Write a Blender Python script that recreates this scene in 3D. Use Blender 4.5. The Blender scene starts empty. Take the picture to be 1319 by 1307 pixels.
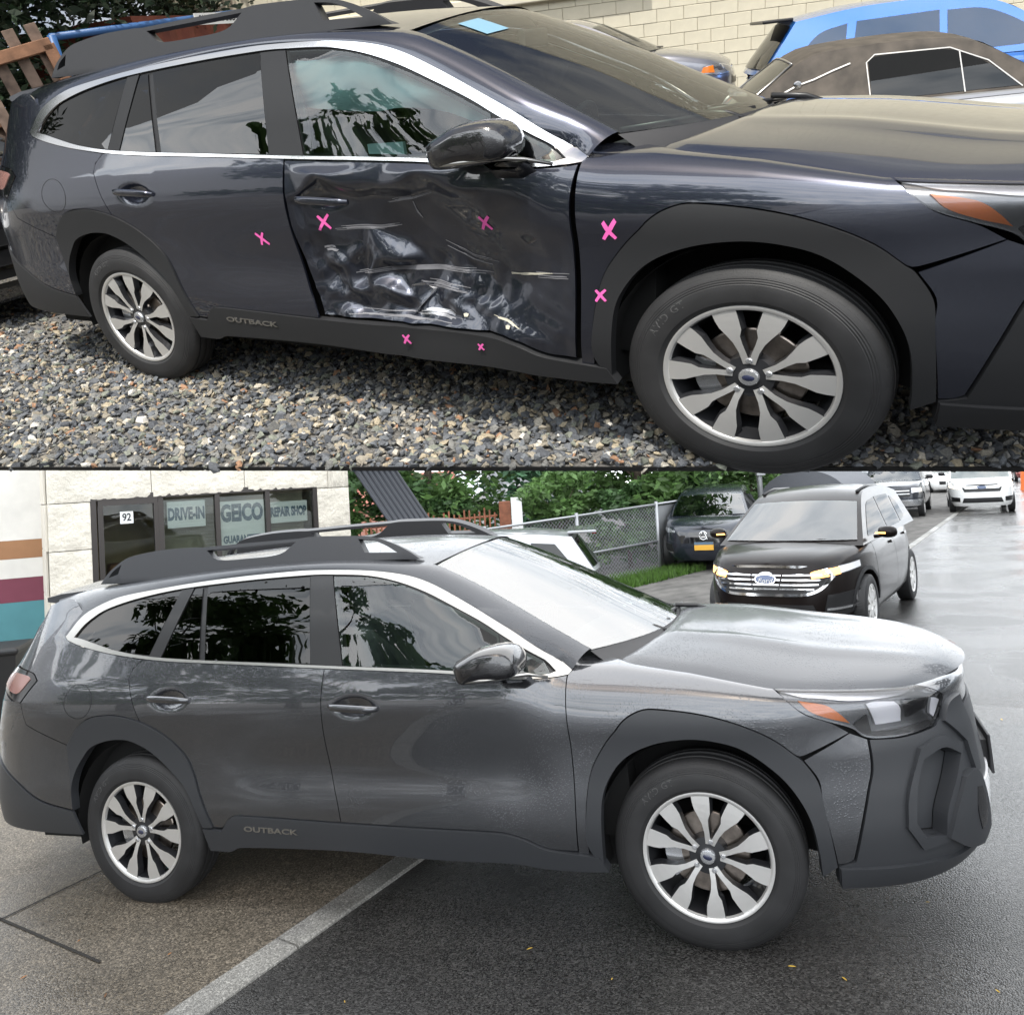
import bpy, bmesh, math, random
import numpy as np
from mathutils import Vector, Matrix
from mathutils.geometry import delaunay_2d_cdt
R = math.radians
scene = bpy.context.scene
COL = scene.collection
rng = random.Random(7)

# ------------------------------------------------------------------ camera
cam_d = bpy.data.cameras.new('camera')
cam = bpy.data.objects.new('camera', cam_d)
COL.objects.link(cam)
cam.matrix_world = Matrix(((0.9982, 0.06004, 0.0, 0.0),
                           (0.00234, -0.03893, -0.99924, 0.0),
                           (-0.06, 0.99744, -0.039, 1.8417),
                           (0, 0, 0, 1)))
cam_d.sensor_fit = 'HORIZONTAL'
cam_d.sensor_width = 36.0
cam_d.lens = 36.0 * 1040 / 1319
cam_d.shift_y = -(653.5 - 575.0) / 1319
cam_d.clip_start = 0.05
cam_d.clip_end = 800
scene.camera = cam

# ------------------------------------------------------------------ world, sun, exposure
SUN_DIR = Vector((-0.22, -0.72, 0.65)).normalized()      # towards the sun
world = bpy.data.worlds.new('World')
scene.world = world
world.use_nodes = True
wn = world.node_tree.nodes
sky_n = wn.new('ShaderNodeTexSky')
sky_n.sky_type = 'NISHITA'
sky_n.sun_disc = False
sky_n.sun_elevation = math.asin(SUN_DIR.z)
sky_n.sun_rotation = math.atan2(SUN_DIR.x, SUN_DIR.y)
sky_n.air_density = 1.0
sky_n.dust_density = 5.0
wl = world.node_tree.links                       # broken cloud over the clear sky
w_tc = wn.new('ShaderNodeTexCoord'); w_no = wn.new('ShaderNodeTexNoise'); w_rp = wn.new('ShaderNodeValToRGB'); w_mx = wn.new('ShaderNodeMix')
w_no.inputs['Scale'].default_value = 2.6; w_no.inputs['Detail'].default_value = 7; w_no.inputs['Roughness'].default_value = .58
w_rp.color_ramp.elements[0].position = .40; w_rp.color_ramp.elements[1].position = .60
w_mx.data_type = 'RGBA'; w_mx.inputs[7].default_value = (4.6, 4.7, 4.8, 1)
wl.new(w_tc.outputs['Generated'], w_no.inputs['Vector']); wl.new(w_no.outputs[0], w_rp.inputs[0]); wl.new(w_rp.outputs[0], w_mx.inputs[0])
wl.new(sky_n.outputs[0], w_mx.inputs[6]); wl.new(w_mx.outputs[2], wn['Background'].inputs[0])
wn['Background'].inputs[1].default_value = 0.15
sun_d = bpy.data.lights.new('sun', 'SUN')
sun_d.energy = 4.4
sun_d.angle = R(0.6)
sun_d.color = (1.0, 0.955, 0.88)
sun = bpy.data.objects.new('sun', sun_d)
COL.objects.link(sun)
sun.rotation_euler = SUN_DIR.to_track_quat('Z', 'Y').to_euler()
scene.view_settings.view_transform = 'Standard'
scene.view_settings.look = 'None'
scene.view_settings.exposure = 0.2
scene.view_settings.gamma = 1.0
scene.view_settings.use_curve_mapping = False

# two places: the gravel yard (a sloping terrace above) and the wet street below
LOT = Matrix(((0.83601, 0.54524, -0.06163, 1.0793),
              (-0.50547, 0.72155, -0.47315, 3.0214),
              (-0.21351, 0.42671, 0.87883, 2.0784), (0, 0, 0, 1)))
STREETCAR = Matrix(((0.942, 0.33109, -0.055, 0.9344),
                    (-0.3317, 0.94338, -0.00205, 3.8938),
                    (0.05121, 0.02018, 0.99848, 0.0163), (0, 0, 0, 1)))
EYE = np.array([0, 0, 1.8417])

# ------------------------------------------------------------------ materials
MATS = {}
def nodes_of(m):
    m.use_nodes = True
    return m.node_tree.nodes, m.node_tree.links, m.node_tree.nodes['Principled BSDF']
def ramp(n, stops):
    r = n.new('ShaderNodeValToRGB')
    e = r.color_ramp.elements
    while len(e) < len(stops): e.new(0.5)
    for i, (p, c) in enumerate(stops):
        e[i].position = p
        e[i].color = (*c, 1) if len(c) == 3 else c
    return r
def mat(name, col=(.5, .5, .5), rough=.5, metal=0., coat=0., noise=None, bump=None, spec=.5, emit=None, trans=None, coatr=.03):
    """noise=(scale, amount) mottles the colour; bump=(scale, strength, distance) gives fine relief"""
    m = bpy.data.materials.new(name)
    n, l, b = nodes_of(m)
    b.inputs['Base Color'].default_value = (*col, 1)
    b.inputs['Roughness'].default_value = rough
    b.inputs['Metallic'].default_value = metal
    b.inputs['Coat Weight'].default_value = coat
    b.inputs['Coat Roughness'].default_value = coatr
    b.inputs['Specular IOR Level'].default_value = spec
    tc = None
    if noise or bump:
        tc = n.new('ShaderNodeTexCoord')
    if noise:
        t = n.new('ShaderNodeTexNoise')
        t.inputs['Scale'].default_value = noise[0]
        t.inputs['Detail'].default_value = 6
        l.new(tc.outputs['Object'], t.inputs['Vector'])
        lo = tuple(c * (1 - noise[1]) for c in col)
        hi = tuple(min(1, c * (1 + noise[1])) for c in col)
        r = ramp(n, [(.3, lo), (.7, hi)])
        l.new(t.outputs[0], r.inputs[0])
        l.new(r.outputs[0], b.inputs['Base Color'])
    if bump:
        t = n.new('ShaderNodeTexNoise')
        t.inputs['Scale'].default_value = bump[0]
        t.inputs['Detail'].default_value = 5
        l.new(tc.outputs['Object'], t.inputs['Vector'])
        bp = n.new('ShaderNodeBump')
        bp.inputs['Strength'].default_value = bump[1]
        bp.inputs['Distance'].default_value = bump[2]
        l.new(t.outputs[0], bp.inputs['Height'])
        l.new(bp.outputs[0], b.inputs['Normal'])
    if emit:
        b.inputs['Emission Color'].default_value = (*emit[0], 1)
        b.inputs['Emission Strength'].default_value = emit[1]
    MATS[name] = m
    return m

def glass_mat(name, tint, see, rough=.0, drops=False, ior=1.62):
    """car glass: tinted see-through pane with a mirror-like surface"""
    m = bpy.data.materials.new(name)
    n, l, b = nodes_of(m)
    n.remove(b)
    out = n['Material Output']
    tr = n.new('ShaderNodeBsdfTransparent')
    tr.inputs[0].default_value = (*[t * see for t in tint], 1)
    gl = n.new('ShaderNodeBsdfGlossy')
    gl.inputs['Roughness'].default_value = rough
    fr = n.new('ShaderNodeFresnel')
    fr.inputs['IOR'].default_value = ior
    mx = n.new('ShaderNodeMixShader')
    l.new(fr.outputs[0], mx.inputs[0]); l.new(tr.outputs[0], mx.inputs[1]); l.new(gl.outputs[0], mx.inputs[2])
    l.new(mx.outputs[0], out.inputs[0])
    if drops:
        bp = drop_bump(n, l, 120, .6)
        l.new(bp.outputs[0], gl.inputs['Normal'])
        l.new(bp.outputs[0], fr.inputs['Normal'])
    MATS[name] = m
    return m

def drop_bump(n, l, scale, strength):
    """rain beads standing on a surface"""
    tc = n.new('ShaderNodeTexCoord')
    v = n.new('ShaderNodeTexVoronoi')
    v.inputs['Scale'].default_value = scale
    l.new(tc.outputs['Object'], v.inputs['Vector'])
    ns = n.new('ShaderNodeTexNoise')
    ns.inputs['Scale'].default_value = 4
    ns.inputs['Detail'].default_value = 4
    l.new(tc.outputs['Object'], ns.inputs['Vector'])
    r = ramp(n, [(.0, (1, 1, 1)), (.22, (.6, .6, .6)), (.34, (0, 0, 0))])
    l.new(v.outputs['Distance'], r.inputs[0])
    mm = n.new('ShaderNodeMath'); mm.operation = 'MULTIPLY'
    r2 = ramp(n, [(.42, (0, 0, 0)), (.6, (1, 1, 1))])
    l.new(ns.outputs[0], r2.inputs[0])
    l.new(r.outputs[0], mm.inputs[0]); l.new(r2.outputs[0], mm.inputs[1])
    bp = n.new('ShaderNodeBump')
    bp.inputs['Strength'].default_value = strength
    bp.inputs['Distance'].default_value = .0015
    l.new(mm.outputs[0], bp.inputs['Height'])
    return bp

def paint(name, col, rough=.24, metal=.75, drops=None, coat=1.0, flake=.12, cior=1.7, coatr=.03):
    m = mat(name, col, rough, metal, coat, coatr=coatr)
    n, l, b = nodes_of(m)
    b.inputs['Coat IOR'].default_value = cior
    tc = n.new('ShaderNodeTexCoord')
    t = n.new('ShaderNodeTexVoronoi')
    t.inputs['Scale'].default_value = 900
    l.new(tc.outputs['Object'], t.inputs['Vector'])
    mx = n.new('ShaderNodeMix'); mx.data_type = 'RGBA'
    mx.inputs[6].default_value = (*[c * (1 - flake) for c in col], 1)
    mx.inputs[7].default_value = (*[min(1, c * (1 + 2 * flake)) for c in col], 1)
    l.new(t.outputs['Color'], mx.inputs[0])
    l.new(mx.outputs[2], b.inputs['Base Color'])
    if drops:
        bp = drop_bump(n, l, *drops)
        l.new(bp.outputs[0], b.inputs['Coat Normal'])
        l.new(bp.outputs[0], b.inputs['Normal'])
    return m

mat('trim_black', (.012, .012, .013), .38)
mat('plastic_wet', (.031, .033, .037), .42, bump=(900, .15, .001))
mat('plastic', (.014, .0145, .016), .55, bump=(900, .15, .001))
mat('plastic_dark', (.02, .02, .022), .6, bump=(900, .15, .001))
mat('dark_void', (.006, .006, .006), .9)
mat('gloss_black', (.008, .008, .01), .08, coat=1)
mat('chrome', (.86, .86, .87), .10, 1.0)
mat('satin_chrome', (.46, .45, .43), .30, 1.0)
mat('machined', (.78, .77, .75), .36, .75)
mat('wheel_dark', (.035, .036, .04), .35, .5, coat=.5)
mat('rubber', (.018, .018, .019), .62, bump=(60, .2, .002), noise=(8, .3))
mat('rubber_dusty', (.04, .036, .032), .8, bump=(60, .2, .002), noise=(9, .5))
def tread(m):
    n, l, b = nodes_of(m)
    tc = n.new('ShaderNodeTexCoord'); s = n.new('ShaderNodeSeparateXYZ'); l.new(tc.outputs['Object'], s.inputs[0])
    def mth(op, a, b_=None):
        q = n.new('ShaderNodeMath'); q.operation = op
        for i, v in enumerate((a, b_)):
            if v is None: continue
            if isinstance(v, (int, float)): q.inputs[i].default_value = v
            else: l.new(v, q.inputs[i])
        return q.outputs[0]
    ang = mth('ARCTAN2', s.outputs['Z'], s.outputs['X'])
    skew = mth('MULTIPLY', mth('ABSOLUTE', s.outputs['Y']), 9.0)
    saw = mth('FRACT', mth('ADD', mth('MULTIPLY', ang, 72 / 6.28318), skew))
    blk = mth('GREATER_THAN', saw, .22)
    rad = mth('SQRT', mth('ADD', mth('MULTIPLY', s.outputs['X'], s.outputs['X']), mth('MULTIPLY', s.outputs['Z'], s.outputs['Z'])))
    out = mth('GREATER_THAN', rad, .349)
    h = mth('MULTIPLY', blk, out)
    rings = mth('MULTIPLY', mth('SINE', mth('MULTIPLY', rad, 900.)), mth('LESS_THAN', mth('ABSOLUTE', mth('SUBTRACT', rad, .327)), .012))
    hh = mth('ADD', mth('MULTIPLY', h, 1.), mth('MULTIPLY', rings, .12))
    bp = n.new('ShaderNodeBump'); bp.inputs['Strength'].default_value = 1.; bp.inputs['Distance'].default_value = .006
    l.new(hh, bp.inputs['Height']); l.new(bp.outputs[0], b.inputs['Normal'])
for _m in ('rubber', 'rubber_dusty'): tread(MATS[_m])
mat('rubber_letter', (.06, .06, .06), .6)
mat('disc', (.30, .26, .23), .35, 1.0, noise=(30, .3))
mat('amber', (.75, .20, .02), .15, coat=1)
mat('amber_lit', (.9, .35, .05), .2, emit=((1., .50, .16), 3.0))
mat('lamp_lit', (.9, .9, .9), .2, emit=((1., .86, .62), 2.4))
mat('lamp_inner', (.6, .61, .63), .22, .8)
mat('lamp_white', (.8, .8, .82), .12, coat=1)
mat('red_lens', (.35, .02, .025), .1, coat=1)
mat('tail_lens', (.32, .17, .15), .12, coat=1)
mat('seat_cloth', (.06, .06, .065), .85, noise=(30, .2))
mat('interior', (.03, .03, .034), .7)
mat('airbag', (.55, .78, .80), .75, noise=(6, .12))
mat('white_paint', (.75, .75, .74), .4)
glass_mat('glass_front', (.80, .93, .89), .92, ior=1.8)
glass_mat('glass_dark', (.5, .5, .52), .10, ior=1.75)
glass_mat('windscreen', (.80, .92, .86), .90, ior=2.0)
glass_mat('glass_front_wet', (.78, .93, .87), .92, ior=1.9)
glass_mat('glass_dark_wet', (.5, .5, .5), .08)
glass_mat('windscreen_wet', (.80, .93, .89), .9, drops=True, ior=3.6)
glass_mat('lens', (.95, .95, .97), .92)
paint('paint_damaged', (.030, .034, .052))
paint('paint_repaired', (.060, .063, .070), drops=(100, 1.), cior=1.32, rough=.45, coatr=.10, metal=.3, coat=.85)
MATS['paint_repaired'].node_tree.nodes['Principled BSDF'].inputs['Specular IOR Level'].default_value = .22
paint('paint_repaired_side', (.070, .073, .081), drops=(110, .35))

# ------------------------------------------------------------------ object helpers
def link(o, parent=None):
    COL.objects.link(o)
    if parent is not None: o.parent = parent
    return o
def tag(o, label=None, cat=None, group=None, kind=None):
    if label: o['label'] = label
    if cat: o['category'] = cat
    if group: o['group'] = group
    if kind: o['kind'] = kind
    return o
def empty(name, M, label=None, cat=None, group=None):
    o = bpy.data.objects.new(name, None)
    o.empty_display_size = .2
    link(o)
    o.matrix_world = M
    return tag(o, label, cat, group)
def obj(name, me, parent=None, M=None):
    o = bpy.data.objects.new(name, me)
    link(o, parent)
    if M is not None:
        if parent is None: o.matrix_world = M
        else: o.matrix_local = M
    return o
def mesh_np(name, co, faces, mats, smooth=True, mi=None, normals=None):
    me = bpy.data.meshes.new(name)
    me.from_pydata([tuple(map(float, c)) for c in co], [], [tuple(int(i) for i in f) for f in faces])
    for m in (mats if isinstance(mats, (list, tuple)) else [mats]):
        me.materials.append(MATS[m] if isinstance(m, str) else m)
    if mi is not None: me.polygons.foreach_set('material_index', np.array(mi, dtype=np.int32))
    me.polygons.foreach_set('use_smooth', np.full(len(me.polygons), bool(smooth)))
    me.update()
    if normals is not None:
        me.normals_split_custom_set_from_vertices([tuple(map(float, x)) for x in normals])
    return me

class MB:
    """collects simple solids, then makes ONE mesh"""
    def __init__(s): s.v = []; s.f = []; s.m = []
    def add(s, v, f, m=0):
        o = len(s.v); s.v += [tuple(x) for x in v]; s.f += [tuple(i + o for i in q) for q in f]; s.m += [m] * len(f)
        return s
    def box(s, c, d, M=None, m=0, bev=0.):
        x, y, z = [q / 2 for q in d]
        if bev:
            b = bev; v = []; 
            for sz in (-1, 1):
                for (dx, dy, k) in ((x - b, y - b, 0), (x, y, 1)):
                    pass
            bm = bmesh.new(); bmesh.ops.create_cube(bm, size=1)
            for q in bm.verts: q.co = Vector((q.co.x * d[0], q.co.y * d[1], q.co.z * d[2]))
            bmesh.ops.bevel(bm, geom=bm.edges[:], offset=b, segments=2, affect='EDGES', profile=.5)
            v = [q.co.copy() for q in bm.verts]; bm.verts.index_update()
            f = [tuple(q.index for q in p.verts) for p in bm.faces]; bm.free()
        else:
            v = [Vector((sx * x, sy * y, sz * z)) for sx in (-1, 1) for sy in (-1, 1) for sz in (-1, 1)]
            f = [(0, 1, 3, 2), (4, 6, 7, 5), (0, 4, 5, 1), (2, 3, 7, 6), (0, 2, 6, 4), (1, 5, 7, 3)]
        if M is not None: v = [M @ q for q in v]
        return s.add([Vector(q) + Vector(c) for q in v], f, m)
    def tube(s, pts, r, n=8, m=0, caps=True):
        pts = [Vector(p) for p in pts]; rs = r if isinstance(r, (list, tuple)) else [r] * len(pts)
        o = len(s.v); up = Vector((0, 0, 1))
        for i, p in enumerate(pts):
            d = (pts[min(i + 1, len(pts) - 1)] - pts[max(i - 1, 0)]).normalized()
            a = d.cross(up if abs(d.z) < .95 else Vector((1, 0, 0))).normalized(); b = d.cross(a)
            for k in range(n):
                t = 2 * math.pi * k / n
                s.v.append(tuple(p + (a * math.cos(t) + b * math.sin(t)) * rs[i]))
        for i in range(len(pts) - 1):
            for k in range(n):
                s.f.append((o + i * n + k, o + i * n + (k + 1) % n, o + (i + 1) * n + (k + 1) % n, o + (i + 1) * n + k)); s.m.append(m)
        if caps:
            s.f.append(tuple(o + k for k in range(n))[::-1]); s.f.append(tuple(o + (len(pts) - 1) * n + k for k in range(n))); s.m += [m, m]
        return s
    def prism(s, poly, fn, d0, d1, m=0, m_side=None):
        """poly in 2-D, fn(a, b, depth) -> point; front at d1"""
        n = len(poly); o = len(s.v)
        s.v += [tuple(fn(a, b, d0)) for a, b in poly] + [tuple(fn(a, b, d1)) for a, b in poly]
        s.f.append(tuple(o + i for i in range(n))[::-1]); s.f.append(tuple(o + n + i for i in range(n))); s.m += [m, m]
        for i in range(n):
            s.f.append((o + i, o + (i + 1) % n, o + n + (i + 1) % n, o + n + i)); s.m.append(m if m_side is None else m_side)
        return s
    def grid(s, P, m=0, closed=False):
        """P[i][j] rows of points"""
        o = len(s.v); a, b = len(P), len(P[0])
        for r_ in P: s.v += [tuple(q) for q in r_]
        for i in range(a - 1):
            for j in range(b if closed else b - 1):
                j2 = (j + 1) % b
                s.f.append((o + i * b + j, o + i * b + j2, o + (i + 1) * b + j2, o + (i + 1) * b + j)); s.m.append(m)
        return s
    def rev(s, prof, n=64, axis='y', m=0, ms=None):
        """profile (radius, along-axis) turned about the axis"""
        o = len(s.v)
        for r_, y in prof:
            for k in range(n):
                t = 2 * math.pi * k / n
                a, b = r_ * math.cos(t), r_ * math.sin(t)
                s.v.append((a, y, b) if axis == 'y' else (a, b, y))
        for i in range(len(prof) - 1):
            for k in range(n):
                s.f.append((o + i * n + k, o + (i + 1) * n + k, o + (i + 1) * n + (k + 1) % n, o + i * n + (k + 1) % n)); s.m.append(m if ms is None else ms[i])
        return s
    def mesh(s, name, mats, smooth=False, auto=None):
        me = mesh_np(name, s.v, s.f, mats, smooth, s.m if any(s.m) else None)
        bm = bmesh.new(); bm.from_mesh(me); bmesh.ops.recalc_face_normals(bm, faces=bm.faces[:])
        if auto:
            for e in bm.edges:
                if len(e.link_faces) == 2 and e.calc_face_angle(0) > R(auto): e.smooth = False
            for f in bm.faces: f.smooth = True
        bm.to_mesh(me); bm.free()
        return me
    def build(s, name, mats, parent=None, smooth=False, auto=None, M=None):
        return obj(name, s.mesh(name, mats, smooth, auto), parent, M)

def text(body, name, size, material, M, parent=None, depth=.001, align='CENTER', font_scale=(1, 1), bold=0.0, shear=0):
    c = bpy.data.curves.new(name, 'FONT')
    c.body = body; c.size = size; c.extrude = depth; c.align_x = align; c.align_y = 'CENTER'
    c.offset = bold; c.shear = shear
    c.resolution_u = 3
    c.materials.append(MATS[material])
    o = bpy.data.objects.new(name, c)
    link(o); bpy.context.view_layer.update()
    me = bpy.data.meshes.new_from_object(o.evaluated_get(bpy.context.evaluated_depsgraph_get()))
    bpy.data.objects.remove(o); bpy.data.curves.remove(c)
    return obj(name, me, parent, M @ Matrix.Diagonal((font_scale[0], font_scale[1], 1, 1)))
def frame_M(p, xdir, ydir):
    """matrix with local x along xdir, y along ydir (made square), at p"""
    x = Vector(xdir).normalized(); z = x.cross(Vector(ydir)).normalized(); y = z.cross(x)
    M = Matrix.Identity(4)
    for i in range(3): M[i][0], M[i][1], M[i][2], M[i][3] = x[i], y[i], z[i], p[i]
    return M
EDGE = ((-4.0034, -1.9761, 0), (1.2898, -0.1339, 0))     # front edge of the terrace, in terrace coordinates

# ------------------------------------------------------------------ body surface of the wagon
W0 = .92
def _outline():
    X0, AF, NF = .02, 1.06, 2.6
    X1, AR, NR = -3.05, 1.01, 3.2
    t = np.linspace(0, math.pi / 2, 240)
    fx = X0 + AF * np.sin(t) ** (2 / NF); fw = W0 * np.cos(t) ** (2 / NF)
    rx = X1 - AR * np.sin(t) ** (2 / NR); rw = W0 * np.cos(t) ** (2 / NR)
    mx = np.linspace(X1, X0, 200)[1:-1]
    x = np.concatenate([rx[::-1], mx, fx]); w = np.concatenate([rw[::-1], np.full(len(mx), W0), fw])
    s = np.concatenate([[0], np.cumsum(np.hypot(np.diff(x), np.diff(w)))])
    u = s - s[len(rx) - 1] + X1
    tx = np.gradient(x, u); tw = np.gradient(w, u); n = np.hypot(tx, tw)
    return u, x, w, -tw / n, tx / n
TU, TX, TW, TNX, TNW = _outline()
def sm(a, b, x):
    t = np.clip((x - a) / (b - a), 0, 1)
    return t * t * (3 - 2 * t)
VZ = np.array([.10, .18, .25, .34, .44, .55, .66, .76, .86, .94, .985, 1.03, 1.08, 1.12, 1.2, 1.3, 1.4, 1.5, 1.56, 1.62])
VW = np.array([.80, .85, .885, .905, .917, .913, .903, .899, .902, .904, .899, .886, .868, .851, .818, .779, .736, .690, .655, .58])
def hermite(x, xs, ys):
    h = np.diff(xs); d = np.diff(ys) / h
    m = np.empty(len(xs)); m[1:-1] = (d[:-1] * h[1:] + d[1:] * h[:-1]) / (h[1:] + h[:-1]); m[0] = d[0]; m[-1] = d[-1]
    i = np.clip(np.searchsorted(xs, x) - 1, 0, len(xs) - 2); t = (x - xs[i]) / h[i]
    return (ys[i] * (2 * t**3 - 3 * t**2 + 1) + m[i] * h[i] * (t**3 - 2 * t**2 + t) + ys[i + 1] * (-2 * t**3 + 3 * t**2) + m[i + 1] * h[i] * (t**3 - t**2))
def P3(u, v):
    """right flank of the wagon: u runs along the plan outline (= x on the side), v is the height"""
    u = np.asarray(u, float); v = np.asarray(v, float)
    x = np.interp(u, TU, TX); w = np.interp(u, TU, TW); nx = np.interp(u, TU, TNX); nw = np.interp(u, TU, TNW)
    d = W0 - hermite(v, VZ, VW)
    d = d + sm(1.04, 1.5, v) * (.085 * sm(-1.5, -.5, u) + .03 * sm(-2.6, -3.6, u))
    d = d + .012 * np.exp(-((v - .66) / .10) ** 2) * sm(-2.3, -1.9, u) * (1 - sm(-.75, -.5, u))
    zt = np.interp(u, [-.9, -.3, 0, .31, .6, .9, 1.3, 2], [1.10, 1.07, 1.03, .972, .945, .922, .915, .915])
    dt = np.interp(u, [-.9, -.3, 0, .31, .6, .9, 1.3, 2], [.20, .20, .155, .10, .10, .095, .06, .05])
    f = sm(-.75, -.28, u)
    ph = np.clip((v - .84) / .21, 0, 1.25) * math.pi / 2
    pq = np.minimum(ph, math.pi / 2); over = np.maximum(ph - math.pi / 2, 0)
    db = W0 - hermite(np.minimum(v, .84), VZ, VW)
    dF = db + (dt - db) * (1 - np.cos(pq)) + over * .25
    zF = np.where(v > .84, .84 + (zt - .84) * np.sin(pq) + over * .02, v)
    d = d * (1 - f) + dF * f; z = v * (1 - f) + zF * f
    d = d + sm(.25, .7, u) * (.03 * sm(.34, .2, v) + .015 * sm(.72, .84, v) * (1 - sm(.84, .95, v)))
    d = d + sm(-3.25, -3.9, u) * (.04 * sm(.34, .2, v) + .04 * sm(.75, 1.0, v) + .40 * sm(1.05, 1.55, v) * sm(-3.5, -4.2, u))
    return np.stack([x - nx * d, -(w - nw * d), z], -1)
def PN(u, v, side=P3):
    e = 2e-3
    a = side(u + e, v) - side(u - e, v); b = side(u, v + e) - side(u, v - e)
    n = np.cross(a, b); n /= np.maximum(np.linalg.norm(n, axis=-1, keepdims=True), 1e-12)
    return n        # points outward (towards -y)

# ------------------------------------------------------------------ panels cut from that surface
def densify(poly, step, corner=38):
    """smooth a traced outline (Catmull-Rom) but keep its real corners"""
    p = np.array(poly, float); n = len(p); out = []
    def turn(i):
        a = p[i] - p[i - 1]; b = p[(i + 1) % n] - p[i]
        return abs(math.degrees(math.atan2(a[0] * b[1] - a[1] * b[0], a @ b)))
    cor = [turn(i) > corner for i in range(n)]
    for i in range(n):
        j = (i + 1) % n; a, b = p[i], p[j]
        ma = (b - p[i - 1]) / 2 if not cor[i] else (b - a)
        mb = (p[(j + 1) % n] - a) / 2 if not cor[j] else (b - a)
        L = np.linalg.norm(b - a); lim = L * 1.2
        for m_ in (ma, mb):
            q = np.linalg.norm(m_)
            if q > lim: m_ *= lim / q
        k = max(1, int(math.ceil(L / step)))
        for q in range(k):
            t = q / k
            out.append(a * (2 * t**3 - 3 * t**2 + 1) + ma * (t**3 - 2 * t**2 + t) + b * (-2 * t**3 + 3 * t**2) + mb * (t**3 - t**2))
    return np.array(out)
def area2(p):
    x, y = p[:, 0], p[:, 1]
    return (x * np.roll(y, -1) - np.roll(x, -1) * y).sum()
def inset(p, d):
    if area2(p) < 0: p = p[::-1]
    e = np.roll(p, -1, 0) - p; e /= np.maximum(np.linalg.norm(e, axis=1, keepdims=True), 1e-9)
    n = np.stack([-e[:, 1], e[:, 0]], 1); m = n + np.roll(n, 1, 0)
    m /= np.maximum((m * m).sum(1, keepdims=True) / 2, .35)
    return p + m * d
def inside(pts, poly):
    x, y = pts[:, 0], pts[:, 1]; r = np.zeros(len(pts), bool)
    a = poly; b = np.roll(poly, -1, 0)
    for (x0, y0), (x1, y1) in zip(a, b):
        if y0 == y1: continue
        c = (y0 > y) != (y1 > y)
        r ^= c & (x < (x1 - x0) * (y - y0) / (y1 - y0) + x0)
    return r
def bdist(pts, poly):
    a = poly; b = np.roll(poly, -1, 0); best = np.full(len(pts), 1e9)
    for p, q in zip(a, b):
        d = q - p; L = max(d @ d, 1e-12)
        t = np.clip(((pts - p) @ d) / L, 0, 1)
        best = np.minimum(best, np.linalg.norm(pts - p - t[:, None] * d, axis=1))
    return best
def panel_mesh(name, poly, mats, off=0., holes=(), step=.035, thick=.014, gap=.002, fn=None, extra=None, X=None, side=P3, smooth_in=True, corner=38, bstep=.02, mirror=False, rim_mi=0):
    """cut poly (with holes) out of the surface, push it off by `off` (+fn(u,v)), fold its edge in by `thick`"""
    loops = [inset(densify(poly, bstep, corner), gap)] + [inset(densify(h, bstep, corner), -gap) for h in holes]
    lo = loops[0].min(0); hi = loops[0].max(0)
    gx, gy = np.meshgrid(np.arange(lo[0] + step / 2, hi[0], step), np.arange(lo[1] + step / 2, hi[1], step))
    gx[1::2] += step / 2
    pts = np.stack([gx.ravel(), gy.ravel()], 1)
    if extra is not None: pts = np.concatenate([pts, extra])
    ok = inside(pts, loops[0])
    for h in loops[1:]: ok &= ~inside(pts, h)
    pts = pts[ok]
    if len(pts):
        dd = np.min([bdist(pts, l_) for l_ in loops], axis=0)
        pts = pts[dd > min(step, bstep) * .45]
    allp = np.concatenate(loops + [pts]); edges = []; o = 0
    for l_ in loops:
        n = len(l_); edges += [(o + i, o + (i + 1) % n) for i in range(n)]; o += n
    v2, _, f2, _, _, _ = delaunay_2d_cdt([Vector(p) for p in allp], edges, [], 0, 1e-6)
    v2 = np.array([tuple(q) for q in v2]); f2 = [tuple(f) for f in f2]
    c = np.array([v2[list(f)].mean(0) for f in f2])
    ok = inside(c, loops[0])
    for h in loops[1:]: ok &= ~inside(c, h)
    F = [f for f, k in zip(f2, ok) if k]
    F = [f if area2(v2[list(f)]) > 0 else f[::-1] for f in F]
    N = PN(v2[:, 0], v2[:, 1], side)
    dep = np.full(len(v2), off)
    if fn is not None: dep = dep + fn(v2[:, 0], v2[:, 1])
    co = side(v2[:, 0], v2[:, 1]) + N * dep[:, None]
    nrm = None
    if fn is None: nrm = N.copy()
    else:
        nrm = np.zeros_like(co); fa = np.array(F)
        fnrm = np.cross(co[fa[:, 1]] - co[fa[:, 0]], co[fa[:, 2]] - co[fa[:, 0]])
        for k in range(3): np.add.at(nrm, fa[:, k], fnrm)
        nrm /= np.maximum(np.linalg.norm(nrm, axis=1, keepdims=True), 1e-12)
    mi = [0] * len(F)
    co = list(co); nr = list(nrm)
    o = 0
    if thick:
        cnt = {}
        for f in F:
            for i in range(3):
                e = (f[i], f[(i + 1) % 3]); cnt[e] = 1
        bedges = [e for e in cnt if (e[1], e[0]) not in cnt]
        for a, b in bedges:
            k = len(co)
            pa, pb = np.array(co[a]), np.array(co[b])
            na, nb = N[a], N[b]
            fn_ = np.cross(pb - pa, na); fn_ = fn_ / max(np.linalg.norm(fn_), 1e-9)
            co += [pa, pb, pb - nb * thick, pa - na * thick]; nr += [fn_] * 4
            F.append((k + 1, k, k + 3, k + 2)); mi.append(rim_mi)
    co = np.array(co); nr = np.array(nr)
    if X is not None:
        co = co * X; nr = nr / X; nr /= np.maximum(np.linalg.norm(nr, axis=1, keepdims=True), 1e-12)
    if mirror:
        co = co * (1, -1, 1); nr = nr * (1, -1, 1); F = [f[::-1] for f in F]
    return mesh_np(name, co, F, mats, True, mi if rim_mi else None, nr)

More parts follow.
